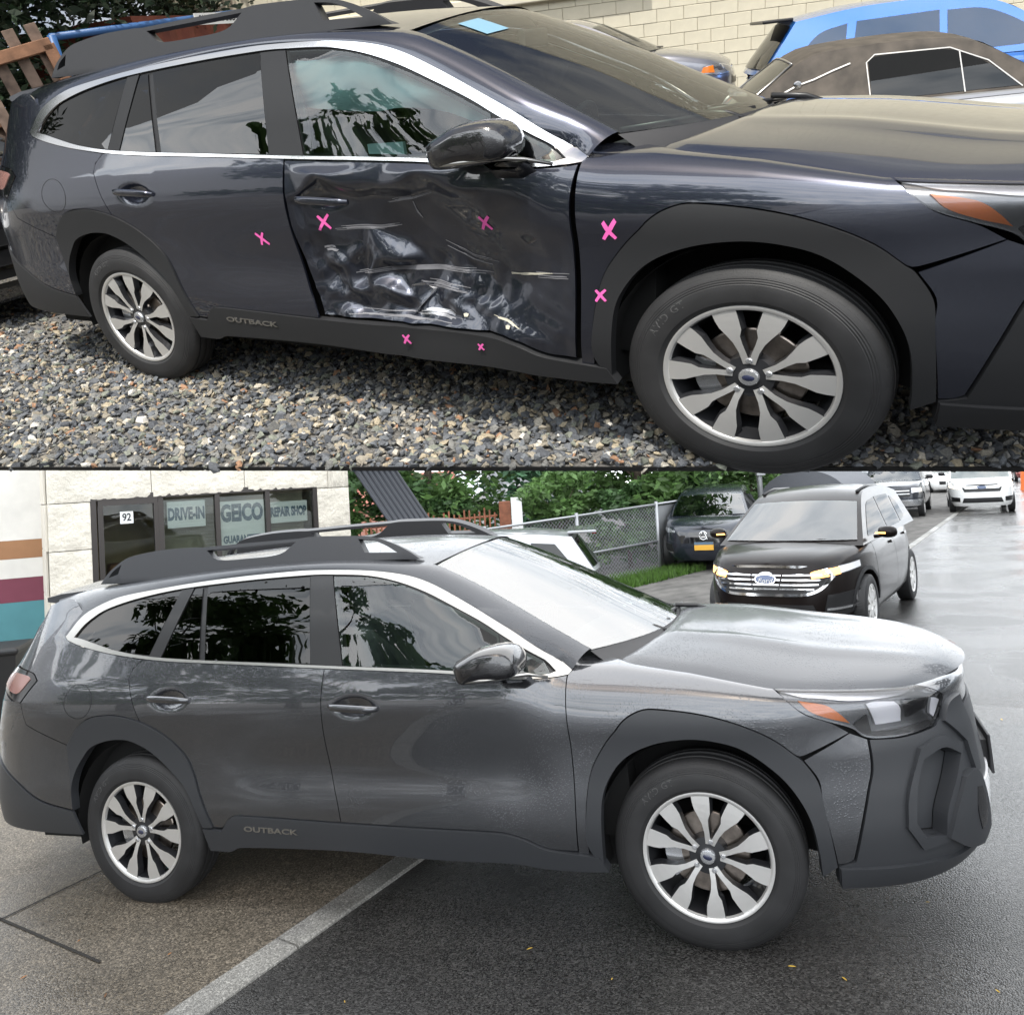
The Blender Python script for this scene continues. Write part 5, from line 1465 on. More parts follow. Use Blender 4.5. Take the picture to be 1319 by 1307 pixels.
sg_ = empty('yard_sign', LOT @ Matrix.Translation((-8.93, 5.45, 2.10)) @ rot_z(92), 'narrow white sign board with black auto body lettering on the blue pipe frame', 'sign')
MB().box((0, 0, 0), (.80, .02, .135)).build('board', ['sign_white'], sg_)
text('SALS AUTO BODY', 'lettering', .105, 'sign_ink', Matrix.Translation((0, -.012, 0)) @ Matrix.Rotation(R(90), 4, 'X'), sg_, .001, font_scale=(.78, 1), bold=.003)
mat('old_wood', (.15, .105, .08), .85, noise=(9, .45), bump=(60, .5, .004)); mat('old_wood_orange', (.20, .10, .055), .8, noise=(9, .35), bump=(60, .5, .004))
def pallet(M, label):
    r0 = empty('wooden_pallet', M, label, 'pallet', 'slatted wooden panels leaning in the yard')
    for k in range(8):
        MB().box((-.66 + k * .19, 0, .92), (.10, .02, 1.95), bev=.004).build('slat', ['old_wood'], r0)
    for z in (.25, 1.05, 1.70): MB().box((0, -.05, z), (1.5, .07, .10), bev=.006).build('rail', ['old_wood_orange'], r0)
    for x in (-.72, .72): MB().box((x, -.05, .9), (.10, .07, 1.6), bev=.006).build('rail', ['old_wood_orange'], r0)
pallet(LOT @ Matrix.Translation((-7.0, 1.35, 0)) @ rot_z(68) @ Matrix.Rotation(R(-10), 4, 'Y') @ Matrix.Rotation(R(-6), 4, 'X'), 'front slatted wooden panel leaning beside the blue pipe frame')
pallet(LOT @ Matrix.Translation((-7.5, 1.0, .05)) @ rot_z(70) @ Matrix.Rotation(R(-15), 4, 'Y') @ Matrix.Rotation(R(-6), 4, 'X'), 'slatted wooden panel leaning behind another, nearer the dark car')
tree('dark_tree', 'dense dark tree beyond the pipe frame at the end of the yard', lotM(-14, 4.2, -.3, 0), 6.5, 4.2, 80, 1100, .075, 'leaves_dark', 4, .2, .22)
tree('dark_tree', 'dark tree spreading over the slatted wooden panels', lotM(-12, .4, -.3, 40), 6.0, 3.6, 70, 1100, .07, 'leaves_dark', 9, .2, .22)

# ------------------------------------------------------------------ marks and damage on the yard wagon
mat('marker_pink', (.80, .12, .42), .7); mat('marker_pink_pale', (.75, .4, .55), .7)
mat('scrape', (.50, .47, .38), .6); mat('scrape_grey', (.17, .17, .185), .55); mat('bare_metal', (.62, .62, .64), .3, .9)
def part_of(root, nm, i=0):
    c = [o for o in root.children if o.name.split('.')[0] == nm]
    return c[i]
def stroke(parent, pts, w, m, nm, fn=None, off=.004):
    pts = np.array(pts, float); d = np.gradient(pts, axis=0); d /= np.linalg.norm(d, axis=1, keepdims=True); nn = np.stack([-d[:, 1], d[:, 0]], 1)
    ww = w * (.6 + .4 * np.sin(np.linspace(.5, 2.6, len(pts))))[:, None]
    poly = np.concatenate([pts + nn * ww / 2, (pts - nn * ww / 2)[::-1]])
    return obj(nm, panel_mesh(nm, [tuple(q) for q in poly], [m], off, fn=fn, thick=0, gap=0, step=.02, bstep=.012, corner=20), parent)
W_TOP = wagon(LOT @ Matrix.Translation((0, .045, 0)), (1.0955, .75, .9128), 'dark grey station wagon with a crumpled front door, parked on gravel', False)
doors = [o for o in W_TOP.children if o.name.split('.')[0] == 'door']
rdr, fdr = doors[0], doors[1]
fend = part_of(W_TOP, 'fender'); sillp = part_of(W_TOP, 'sill_cladding')
def cross(parent, c, s, fn=None, off=.004, w=.0125, tilt=0.):
    s = s * .8
    for dx, dy in ((1, 1.15), (-1, 1.0)):
        t = np.linspace(-1, 1, 7)
        stroke(parent, [(c[0] + s * (q * dx + .12 * q * q) + tilt * q, c[1] + s * (q * dy * 1.15 - .10 * q * q)) for q in t], w, 'marker_pink', 'marker_cross', fn, off)
cross(rdr, (-1.801, .793), .026, None, .003, tilt=-.01)
cross(fdr, (-1.508, .852), .030, crumple, .004)
cross(fdr, (-.819, .853), .026, crumple, .004)
cross(fend, (-.389, .835), .024, None, .003)
cross(part_of(W_TOP, 'wheel_arch_cladding'), (-.423, .618), .020, None, .013, w=.010)
cross(sillp, (-1.174, .395), .019, None, .018, w=.010)
cross(sillp, (-.864, .392), .013, None, .018, w=.008)
sr = random.Random(12)
def scrape(pts, n, spread, m, w=.0028):
    """a bundle of fine uneven scratches along one drag line"""
    pts = np.array(pts, float)
    for k in range(n):
        o_ = sr.uniform(-spread, spread); i0, i1 = sr.uniform(0, .35), sr.uniform(.6, 1); t = np.linspace(i0, i1, 7) * (len(pts) - 1)
        x = np.interp(t, range(len(pts)), pts[:, 0]); y = np.interp(t, range(len(pts)), pts[:, 1]) + o_ + np.array([sr.uniform(-.0008, .0008) for _ in t])
        stroke(fdr, np.stack([x, y], 1), w * sr.uniform(.5, 1.5), m, 'scrape', crumple, .0025)
scrape([(-.76, .664), (-.70, .668), (-.63, .676), (-.567, .684)], 5, .004, 'scrape', .004)
scrape([(-1.22, .932), (-1.15, .945), (-1.09, .953), (-1.0, .98)], 8, .008, 'scrape_grey')
scrape([(-1.10, .94), (-1.095, .89), (-1.07, .85)], 6, .006, 'scrape_grey')
scrape([(-1.48, .823), (-1.36, .83), (-1.25, .826), (-1.15, .838)], 8, .010, 'scrape_grey')
scrape([(-1.54, .735), (-1.50, .742), (-1.46, .733)], 5, .010, 'scrape_grey', .005)
scrape([(-1.50, .64), (-1.22, .668), (-1.05, .670), (-.80, .66)], 12, .010, 'scrape_grey')
scrape([(-1.15, .63), (-1.05, .62), (-.93, .60)], 8, .014, 'scrape_grey')
scrape([(-1.02, .76), (-.9, .70), (-.8, .69)], 6, .02, 'scrape_grey', .002)
scrape([(-1.45, .48), (-1.2, .485), (-.95, .47)], 8, .014, 'scrape_grey')
scrape([(-.83, .510), (-.77, .495), (-.72, .462)], 4, .004, 'scrape', .004)
scrape([(-.66, .67), (-.58, .672), (-.52, .675)], 5, .010, 'scrape_grey')
for c in ((-.938, .499), (-.765, .468)): stroke(fdr, [(c[0] - .008, c[1]), (c[0], c[1] + .002), (c[0] + .008, c[1])], .016, 'scrape', 'scrape', crumple, .006)
# torn sheet edge folded out of the lower door
tb = MB()
def dp(u, v, h): 
    u_, v_ = np.array([u]), np.array([v]); return tuple((P3(u_, v_) + PN(u_, v_) * (crumple(u_, v_) + h)[:, None])[0])
tb.grid([[dp(-1.19, .600, .004), dp(-1.17, .612, .012)], [dp(-1.12, .612, .005), dp(-1.12, .622, .02)], [dp(-1.075, .605, .004), dp(-1.085, .600, .022)], [dp(-1.11, .56, .003), dp(-1.10, .56, .02)], [dp(-1.14, .52, .003), dp(-1.13, .52, .016)], [dp(-1.16, .492, .003), dp(-1.165, .485, .012)]])
tb.build('torn_edge', ['bare_metal'], fdr, smooth=False)
scrape([(-1.15, .50), (-1.09, .508), (-1.03, .503), (-.98, .490)], 9, .016, 'bare_metal', .006)
# curtain airbag hanging inside the front window
rows = []
for i, x in enumerate(np.linspace(-2.35, -.72, 34)):
    row = []
    top = float(np.interp(x, [-2.35, -1.7, -1.2, -.72], [1.50, 1.49, 1.44, 1.24])); bot = float(np.interp(x, [-2.35, -1.9, -1.55, -1.2, -.95, -.72], [1.38, 1.33, 1.27, 1.26, 1.20, 1.15]))
    for k, t in enumerate(np.linspace(0, 1, 9)):
        row.append((x, -.64 - .035 * math.sin(math.pi * t) - .02 * math.sin(x * 19 + t * 5), top + (bot - top) * t + .012 * math.sin(x * 13 + 3 * t)))
    rows.append(row)
MB().grid(rows).build('curtain_airbag', ['airbag'], W_TOP, smooth=True)
MB().box((-1.33, -.56, 1.10), (.16, .02, .05)).build('paper_note', ['airbag'], W_TOP)
# sticker behind the windscreen
ww = [Vector(q) for q in ROOF_EDGE[7:9]]
def ws_pt(t, s):
    e = resample(ROOF_EDGE[7:], 24); i = t * 23; a = Vector(e[int(i)]); b = Vector(e[min(23, int(i) + 1)]); p = a.lerp(b, i - int(i)); q = 1 - abs(s) ** 2.2
    return (p.x + q * (.10 + .17 * t), -p.y * s * .985 * 1.0, p.z - .006 + q * (.052 - .055 * t) + .003)
mat('sticker_blue', (.14, .27, .36), .5)
MB().grid([[ws_pt(t, s) for s in np.linspace(-.72, -.52, 5)] for t in np.linspace(.06, .19, 4)]).build('sticker', ['sticker_blue'], W_TOP, smooth=True)
W_BOT = wagon(STREETCAR, (1, .90, 1), 'dark grey station wagon wet with rain on the street, its doors straight again', True)

# ------------------------------------------------------------------ the street: shop, fences, vehicles
AX = (-5.558, 9.6); WDX = np.array([.84687, .5318])
SHOP = Matrix(((WDX[0], -WDX[1], 0, AX[0]), (WDX[1], WDX[0], 0, AX[1]), (0, 0, 1, 0), (0, 0, 0, 1)))
m_ = mat('split_stone', (.72, .675, .585), .85, noise=(4, .16))
n, l, b = nodes_of(m_)
tc = n.new('ShaderNodeTexCoord'); t = n.new('ShaderNodeTexNoise'); t.inputs['Scale'].default_value = 11; t.inputs['Detail'].default_value = 9; t.inputs['Roughness'].default_value = .66
l.new(tc.outputs['Object'], t.inputs['Vector']); bp = n.new('ShaderNodeBump'); bp.inputs['Strength'].default_value = .9; bp.inputs['Distance'].default_value = .05
l.new(t.outputs[0], bp.inputs['Height']); l.new(bp.outputs[0], b.inputs['Normal'])
mat('smooth_stone', (.66, .62, .54), .8, noise=(3, .1), bump=(60, .2, .004)); mat('stone_joint', (.50, .47, .41), .9)
mat('bronze_frame', (.045, .040, .038), .4, .4); mat('room_dim', (.30, .28, .22), .9, noise=(1.2, .5)); mat('room_warm', (.42, .34, .20), .9, noise=(1.6, .4))
mat('paper', (.74, .76, .76), .7); mat('sign_blue', (.085, .135, .19), .6); mat('wood_brown', (.16, .07, .03), .6, noise=(6, .4))
glass_mat('shop_glass', (.86, .9, .88), .93, ior=1.45)
shop = empty('shop_building', SHOP, 'cream split-stone repair shop with a dark glazed shopfront and paper signs', 'building')
GB = -1.0
g_ = np.random.default_rng(4)
def stone_block(w, h, d, rough, material):
    nx, nz = max(2, int(w / .05)), max(2, int(h / .05)); rows = []
    for i in range(nz + 1):
        row = []
        for j in range(nx + 1):
            e = min(i, nz - i, 1) * min(j, nx - j, 1)
            row.append((-w / 2 + w * j / nx, -d / 2 - (rough * (.35 + g_.random()) if e else 0), -h / 2 + h * i / nz))
        rows.append(row)
    mb = MB().grid(rows)
    c = [(-w / 2, -d / 2, -h / 2), (w / 2, -d / 2, -h / 2), (w / 2, -d / 2, h / 2), (-w / 2, -d / 2, h / 2)]
    mb.add(c + [(x, d / 2, z) for x, _, z in c], [(0, 1, 5, 4), (1, 2, 6, 5), (2, 3, 7, 6), (3, 0, 4, 7)])
    return mb.mesh('stone', [material], True, 60)
SB = [stone_block(1.14, .562, .14, .014, 'split_stone') for _ in range(4)]
HB = stone_block(.50, .562, .14, .010, 'split_stone')
FX0, FX1, FZ0, FZ1 = .46, 3.29, -1.0, 1.93
MB().box((.19, 1.5, 1.0), (.34, 2.7, 4.0)).box((3.53, 1.5, 1.0), (.42, 2.7, 4.0)).box((1.87, 1.5, 2.5), (3.0, 2.7, .95)).box((1.87, 2.6, 1.0), (3.6, .3, 4.0)).build('wall', ['stone_joint'], shop)
for k in range(7):
    z = GB + .286 + .572 * k
    if z > 2.7: break
    spans = [(0, FX0), (FX1, 3.76)] if z < 1.7 else [(0, 3.76)]
    for a0, a1 in spans:
        if a1 - a0 < .6:
            o = obj('stone', HB, shop, Matrix.Translation(((a0 + a1) / 2, .075, z)) @ Matrix.Diagonal(((a1 - a0 - .008) / .5, 1, 1, 1)))
        else:
            x = a0 - (.0 if k % 2 else .57)
            while x < a1 - .05:
                l0, l1 = max(x, a0), min(x + 1.152, a1)
                if l1 - l0 > .1: obj('stone', SB[(k + int(x * 3)) % 4], shop, Matrix.Translation(((l0 + l1) / 2, .075, z)) @ Matrix.Diagonal(((l1 - l0 - .008) / 1.14, 1, 1, 1)))
                x += 1.152
    # smooth quoins on the return wall at the left
    for j in range(3): MB().box((-.012, .30 + .42 * j + (.2 if k % 2 else 0), z), (.03, .405, .562), bev=.006).build('quoin', ['smooth_stone'], shop)
sf = MB()
sf.box((FX0 + .03, .05, .5), (.06, .10, 2.86)).box((FX1 - .03, .05, .5), (.06, .10, 2.86)).box(((FX0 + FX1) / 2, .05, 1.90), (FX1 - FX0 - .12, .10, .07))
for x in (1.253, 1.943, 2.60): sf.box((x, .05, .43), (.06, .098, 2.86))
sf.box((2.27, .05, .30), (1.98, .096, .06)).build('window_frame', ['bronze_frame'], shop)
MB().box((.88, .04, 1.835), (.68, .07, .07)).box((.565, .04, .45), (.06, .07, 2.7)).box((1.20, .04, .45), (.06, .07, 2.7)).box((.88, .04, -.85), (.58, .07, .2)).build('door', ['bronze_frame'], shop)
for a0, a1 in ((.60, 1.17), (1.285, 1.91), (1.975, 2.57), (2.63, 3.23)):
    MB().box(((a0 + a1) / 2, .06, .75), (a1 - a0, .008, 2.15)).build('window_pane', ['shop_glass'], shop)
MB().box((2.0, 1.9, .8), (3.0, .02, 2.4)).build('room_wall', ['room_warm'], shop)
MB().box((2.25, .40, .9), (1.9, .02, 2.2)).build('window_blind', ['room_dim'], shop)
MB().box((.88, .9, .75), (.34, .4, .55), bev=.03).box((.75, .7, .55), (.12, .12, .5), bev=.03).build('cabinet', ['wood_brown'], shop)
def wall_text(s, x, z, size, m, parent, sx=1., y=.045, bold=.004, nm='lettering'):
    return text(s, nm, size, m, Matrix.Translation((x, y, z)) @ Matrix.Rotation(R(90), 4, 'X'), parent, .001, font_scale=(sx, 1), bold=bold)
def paper(x0, x1, z0, z1, label, name='shop_sign'):
    e = empty(name, SHOP @ Matrix.Translation(((x0 + x1) / 2, .080, (z0 + z1) / 2)), label, 'sign', 'paper signs in the shopfront')
    MB().box((0, 0, 0), (x1 - x0, .004, z1 - z0)).build('board', ['paper'], e)
    return e
e = paper(1.335, 1.80, 1.46, 1.80, 'paper sign reading DRIVE-IN in the first window beside the door')
wall_text('DRIVE-IN', 0, 0, .21, 'sign_blue', e, .53, -.004, .011)
e = paper(1.975, 2.565, 1.13, 1.76, 'paper sign with one big blue word above a smaller guarantee line, middle window')
wall_text('GEICO', 0, .145, .30, 'sign_blue', e, .61, -.004, .016); wall_text('GUARANTEED', 0, -.20, .13, 'sign_blue', e, .60, -.004, .007)
e = paper(2.635, 3.16, 1.42, 1.71, 'paper sign reading REPAIR SHOP in the last window')
wall_text('REPAIR SHOP', 0, 0, .17, 'sign_blue', e, .49, -.004, .010)
e = empty('house_number', SHOP @ Matrix.Translation((.86, .052, 1.64)), 'white square house number 92 on the shop door glass', 'house number')
MB().box((0, 0, 0), (.15, .004, .15)).build('board', ['paper'], e); wall_text('92', 0, 0, .13, 'sign_ink', e, .8, -.004, .003)
# garage front left of the shop with a striped mural
mural = empty('garage_wall', Matrix.Translation((-6.82, 10.55, 0)) @ rot_z(20), 'garage wall painted in white, orange, maroon and teal stripes', 'wall')
for z0, z1, nm, c in ((1.42, 3.0, 'mural_white', (.66, .64, .60)), (1.18, 1.42, 'mural_orange', (.30, .15, .07)), (.93, 1.18, 'mural_white', None), (.62, .93, 'mural_maroon', (.16, .035, .06)), (-1.2, .62, 'mural_teal', (.07, .22, .25))):
    if c: mat(nm, c, .7, noise=(4, .08))
    MB().box((-.2, 0, (z0 + z1) / 2), (2.2, .2, z1 - z0 - .002)).build('stripe', [nm], mural)
MB().box((.86, -.12, .9), (.14, .12, 4.2), bev=.01).build('white_post', ['white_paint'], mural)
binr = empty('wheelie_bin', stM(-6.05, 9.35, 15), 'black rubbish bin standing at the garage wall', 'bin')
MB().grid([[(x * q, y * q, z) for x, y in ((-.28, -.3), (.28, -.3), (.28, .3), (-.28, .3))] for z, q in ((.08, .8), (.95, 1.0))], closed=True).build('body', ['trim_black'], binr)
MB().box((0, 0, .99), (.62, .66, .08), bev=.03).build('lid', ['trim_black'], binr)
# leaning ribbed loading ramp with a blue frame
mat('ramp_steel', (.035, .038, .045), .4, .6); mat('ramp_blue', (.02, .06, .14), .45)
ldramp = empty('loading_ramp', Matrix.Translation((-.45, 10.4, -.58)), 'dark ribbed loading ramp tilted up on a blue frame beside the shop', 'ramp')
RD = Vector((-1.62, 0, 2.70)); RW = Vector((.42, .55, 0))
for k in range(8):
    p = RW * (k / 7); MB().tube([p + RD * .02, p + RD], .028, 6).build('rib', ['ramp_steel'], ldramp, smooth=True)
MB().grid([[RW * q + RD * t_ + Vector((.02, .0, -.02)) for q in (0, 1)] for t_ in (.02, 1)]).build('plate', ['ramp_steel'], ldramp)
for t_ in (.02, .5, .985): MB().tube([RD * t_ - RW * .03, RD * t_ + RW * 1.03], .035, 6).build('crossbar', ['ramp_blue'], ldramp, smooth=True)
MB().box((.35, .3, 1.22), (1.1, .6, .10)).box((-.1, .3, .6), (.1, .5, 1.2)).box((.8, .3, .6), (.1, .5, 1.2)).build('base_frame', ['ramp_blue'], ldramp)
# ---- rusty picket fence and its white-topped post
mat('rust_fence', (.23, .085, .045), .8, noise=(6, .4))
fa, fb_ = Vector((-3.3, 17.4, -.62)), Vector((-.42, 18.0, -.55))
fen = empty('picket_fence', Matrix.Translation(fa), 'rusty red picket fence under the trees', 'fence')
d = fb_ - fa
for k in range(26):
    p = d * ((k + .5) / 26); h = 1.72 + .06 * math.sin(k * 1.7)
    MB().box((p.x, p.y, p.z + h / 2), (.035, .03, h)).build('picket', ['rust_fence'], fen)
for z in (.5, 1.3, 1.58): MB().tube([Vector((0, .03, z)), d + Vector((0, .03, z))], .03, 6).build('rail', ['rust_fence'], fen)
post = empty('gate_post', stT(-.24, 17.9), 'rust red gate post carrying a white board', 'post')
MB().box((0, 0, .95), (.26, .2, 1.9), bev=.02).build('shaft', ['rust_fence'], post)
MB().box((.26, -.06, 1.5), (.24, .03, .95)).build('board', ['white_paint'], post)
# ---- chain-link fence
mat('galvanised', (.36, .37, .38), .45, .7)
ca, cb_ = Vector((-.6, 15.0, -.58)), Vector((3.0, 17.3, -.40))
ch = empty('chain_link_fence', Matrix.Translation(ca), 'grey chain-link fence with steel posts behind the wagon roof', 'fence')
cd = cb_ - ca; CL = cd.length; H_ = 1.5
for t_ in (0, .5, 1.0): MB().tube([cd * t_ + Vector((0, 0, -.1)), cd * t_ + Vector((0, 0, H_ + .06))], .035, 8).build('post', ['galvanised'], ch, smooth=True)
for z in (H_, .72): MB().tube([Vector((0, 0, z)), cd + Vector((0, 0, z))], .024, 8).build('rail', ['galvanised'], ch, smooth=True)
mb = MB(); u_ = cd.normalized(); st = .085; nwire = int((CL + H_) / st)
for sgn in (1, -1):
    for k in range(nwire):
        s0 = k * st - (H_ if sgn > 0 else 0); z0 = 0.; s1 = s0 + sgn * H_; z1 = H_
        if sgn < 0: s0, s1 = k * st, k * st - H_
        a_, b_ = (s0, 0.), (s1, H_)
        pts = []
        for (sa, za), (sb, zb) in ((a_, b_),):
            t0, t1 = 0., 1.
            ds = sb - sa
            for lim, sg in ((0., 1), (CL, -1)):
                q = (lim - sa) / ds
                if ds * sg > 0: t0 = max(t0, q)
                else: t1 = min(t1, q)
            if t1 - t0 > .02: pts = [(sa + ds * t0, za + (zb - za) * t0), (sa + ds * t1, za + (zb - za) * t1)]
        if pts: mb.tube([u_ * s + Vector((0, 0, z)) for s, z in pts], .0035, 3, caps=False)
o = mb.build('wire_mesh', ['galvanised'], ch); o['kind'] = 'stuff'
ch2 = empty('chain_link_fence', Matrix.Translation((3.0, 17.32, -.40)), 'far stretch of chain-link fence running behind the small black SUV', 'fence')
for t_ in (.34, .67, 1.0): MB().tube([Vector((2.9 * t_, 4.6 * t_, -.1)), Vector((2.9 * t_, 4.6 * t_, 1.55))], .035, 8).build('post', ['galvanised'], ch2, smooth=True)
MB().tube([(0, 0, 1.5), (2.9, 4.6, 1.5)], .024, 8).build('rail', ['galvanised'], ch2, smooth=True)
MB().grid([[(2.9 * t_, 4.6 * t_ + .05, z) for z in (0, 1.45)] for t_ in (0, 1)]).build('privacy_sheet', ['privacy_grey'] if 'privacy_grey' in MATS else ['galvanised'], ch2)
# grass verge
gr = np.random.default_rng(2); mbg = MB()
leaf_mat('grass_blade', (.085, .17, .03), .3)
for k in range(9000):
    s = gr.random() * 4.2 - .9; q = .25 + 2.0 * gr.random(); x = .3 + s * .845 + q * .35 ; y = 15.35 + s * .54 - q * .55 + .9
    z = float(gz(x, y)) + .012; a = gr.random() * 6.28; h = .07 + .13 * gr.random(); w = .012
    mbg.v += [(x - w * math.cos(a), y - w * math.sin(a), z), (x + w * math.cos(a), y + w * math.sin(a), z), (x + .05 * gr.normal(), y + .05 * gr.normal(), z + h)]
    mbg.f.append((3 * k, 3 * k + 1, 3 * k + 2)); mbg.m.append(0)
me = mesh_np('grass', mbg.v, mbg.f, 'grass_blade', False)
o = obj('grass', me); o['kind'] = 'stuff'
# ---- trees behind the fences, and those across the street that the paint mirrors
T_ = [('leafy_tree', 'pale feathery tree rising behind the rusty picket fence', -2.2, 21, 6.5, 2.6, 40, 230, .13, 'leaves_fresh', 21),
      ('leafy_tree', 'feathery tree leaning over the gate post', .6, 21.5, 6., 2.3, 34, 200, .12, 'leaves_blue', 22),
      ('leafy_tree', 'full green tree behind the middle of the chain-link fence', 3.2, 21, 6.5, 2.7, 46, 230, .13, 'leaves_fresh', 23),
      ('leafy_tree', 'broad green tree behind the small black SUV', 6.4, 25, 7., 3.0, 50, 240, .14, 'leaves_fresh', 24),
      ('leafy_tree', 'tall tree at the road side beyond the green street sign', 10.5, 33, 8., 3.4, 50, 300, .18, 'leaves_mid', 25),
      ('leafy_tree', 'far tree at the end of the road verge', 16.5, 52, 9., 4.5, 40, 260, .25, 'leaves_mid', 26),
      ('leafy_tree', 'dark bushy tree at the corner of the shop', -4.6, 19, 5.0, 2.0, 40, 300, .12, 'leaves_mid', 27)]
for nm, lb, x, y, h, rx, nc, nl, ls, lf, sd_ in T_:
    tree(nm, lb, stT(x, y), h, rx, nc, nl, ls, lf, sd_, .15, .12)
for k, (x, y, h, rx) in enumerate(((-1.6, 19.2, 2.0, .9), (1.0, 18.6, 2.3, 1.2), (2.6, 18.9, 2.0, 1.1), (-3.6, 19.0, 1.9, .9), (4.6, 20.6, 2.2, 1.2), (8.2, 28, 2.6, 1.5))):
    tree('shrub', ('low shrub under the picket fence trees', 'wide shrub behind the gate post', 'shrub behind the middle of the chain-link fence', 'shrub at the left end of the picket fence', 'shrub behind the far stretch of chain-link', 'shrub below the green street sign')[k], stT(x, y), h, rx, 22, 240, .09, 'leaves_fresh' if k % 2 else 'leaves_mid', 60 + k, .05, .08, 'shrubs behind the fences')
for k, (x, y, h, rx) in enumerate(((-5.4, -1.9, 5.6, 1.8), (-7.2, -.7, 5.9, 2.0), (-9.2, .6, 5.7, 2.0))):
    tree('driveway_tree', ('nearest', 'middle', 'farthest')[k] + ' of the three green trees standing beside the driveway', Matrix.Translation((x, y, -.25)), h, rx, 30, 190, .10, 'leaves_fresh', 80 + k, .10, .18, 'trees beside the driveway')
# ---- houses far behind
mat('pink_wall', (.55, .26, .20), .8); mat('grey_siding', (.42, .43, .45), .8); mat('roof_grey', (.12, .12, .13), .85); mat('house_white', (.66, .66, .64), .8); mat('roof_red', (.40, .14, .10), .8)
def house(name, label, M, w, d, h, rh, wm, rm):
    r0 = empty(name, M, label, 'house')
    MB().box((0, 0, h / 2), (w, d, h)).build('wall', [wm], r0)
    MB().add([(-w / 2 - .2, -d / 2 - .2, h), (w / 2 + .2, -d / 2 - .2, h), (w / 2 + .2, d / 2 + .2, h), (-w / 2 - .2, d / 2 + .2, h), (-w / 2 - .2, 0, h + rh), (w / 2 + .2, 0, h + rh)], [(0, 1, 5, 4), (2, 3, 4, 5), (1, 2, 5), (3, 0, 4), (0, 3, 2, 1)]).build('roof', [rm], r0)
    for i in range(max(1, int(w / 2.2))):
        for z in np.arange(1.0, h - .9, 1.9):
            f = MB().box((-w / 2 + 1.1 + i * 2.2, -d / 2, z + .5), (.86, .08, 1.16)).build('window', ['house_white'], r0)
            MB().box((-w / 2 + 1.1 + i * 2.2, -d / 2 - .045, z + .5), (.70, .02, 1.0)).build('pane', ['glass_bg'], f)
house('pink_house', 'far pinkish house seen between the shop and the trees', stM(-5.6, 40, 8), 5, 6, 1.6, 1.6, 'pink_wall', 'roof_red')
house('grey_house', 'far grey sided house glimpsed between the trees', stM(1.0, 36, 5), 4.6, 6, 4.6, 1.5, 'grey_siding', 'roof_grey')
# ---- green street sign and utility poles
mat('sign_green', (.02, .22, .11), .5)
ss = empty('street_sign', stT(9.0, 26), 'small green street name sign on a thin post', 'sign')
MB().tube([(0, 0, 0), (0, 0, 1.85)], .03, 6).build('post', ['galvanised'], ss); MB().box((0, -.04, 1.55), (.42, .02, .26)).build('board', ['sign_green'], ss)
MB().box((0, -.053, 1.55), (.24, .004, .06)).build('legend', ['sign_white'], ss)
for k, (x, y, h) in enumerate(((6.15, 20.3, 3.6), (12.2, 36, 4.8))):
    up = empty('utility_pole', stT(x, y), ('grey utility pole in front of the roadside trees', 'more distant wooden utility pole along the road')[k], 'pole')
    MB().tube([(0, 0, 0), (0, 0, h)], .07, 8).build('shaft', ['bark' if k else 'galvanised'], up, smooth=True)
    MB().box((0, -.1, h * .55), (.22, .16, .34), bev=.02).build('meter_box', ['galvanised'], up)
# ---- vehicles on the street
glass_mat('screen_wet', (.75, .88, .84), .6, rough=.02, ior=2.5)
FS = {}
root, patch, both, fr, sd, rr, cs = vehicle('dark_brown_suv', 'dark brown-black SUV with a broad chrome grille and lit amber turn signals', 'car', stM(*FORD), FS.setdefault('s', dict(
    a=2.39, b=.965, zb=.24, n=3.6, mat='paint_brown_black', wr_=.37, wheels=(1.42, -1.42), spokes=10,
    top=[(-2.39, .95), (-1.8, 1.10), (-.6, 1.12), (.7, 1.11), (1.1, 1.10), (1.7, 1.06), (2.15, .97), (2.39, .85)], ins=[.10, .03, .01, .0, .012, .03, .06, .13],
    cab=[(1.42, 1.08), (.45, 1.60), (-.1, 1.71), (-1.1, 1.70), (-1.85, 1.60), (-2.2, 1.1)], zbelt=1.10, wb=.88, wr=.66, ws=(0, 1), bow=.16,
    windows=[[(-.16, 1.15), (-.16, 1.57), (.25, 1.54), (.50, 1.45), (.98, 1.18), (1.0, 1.15)], [(-1.15, 1.16), (-1.12, 1.58), (-.24, 1.58), (-.24, 1.15)], [(-1.66, 1.22), (-1.52, 1.47), (-1.22, 1.54), (-1.24, 1.17)]],
    gaps=[(-.20, .42, -.20, 1.12), (1.0, .45, .98, 1.1)], handles=[(-.12, .98), (-1.15, 1.0)], mirror=(.95, .98, 1.20), mirmat='paint_brown_black', glass='glass_side_dull', glass_ws='screen_wet')))
gpoly = [(-.70, .80), (-.62, .90), (-.30, .935), (.30, .935), (.62, .90), (.70, .80), (.58, .66), (.40, .60), (-.40, .60), (-.58, .66)]
grl = patch('grille', gpoly, 'trim_black', fr, off=.004, thick=.02)
gi = inset(densify(gpoly, .03), .030)
patch('grille_surround', gpoly, 'chrome', fr, off=.022, thick=.03, holes=[gi], parent=grl)
for k, z in enumerate((.665, .715, .765, .815, .865)):
    w_ = np.interp(z, [.60, .66, .80, .90, .935], [.38, .54, .66, .59, .28]) - .03
    for s0, s1 in ((-1, -.30), (-.27, .27), (.30, 1)):
        patch('grille_bar', [(w_ * s0, z), (w_ * s1, z), (w_ * s1, z + .016), (w_ * s0, z + .016)], 'chrome', fr, off=.020, thick=.02, parent=grl)
def oval(w, h, n_=24, c=(0, .775)): return [(c[0] + w * math.cos(t), c[1] + h * math.sin(t)) for t in np.linspace(0, 2 * math.pi, n_, endpoint=False)]
mat('oval_blue', (.03, .06, .15), .25, coat=1)
patch('badge', oval(.125, .052), 'chrome', fr, off=.046, thick=.03, parent=grl)
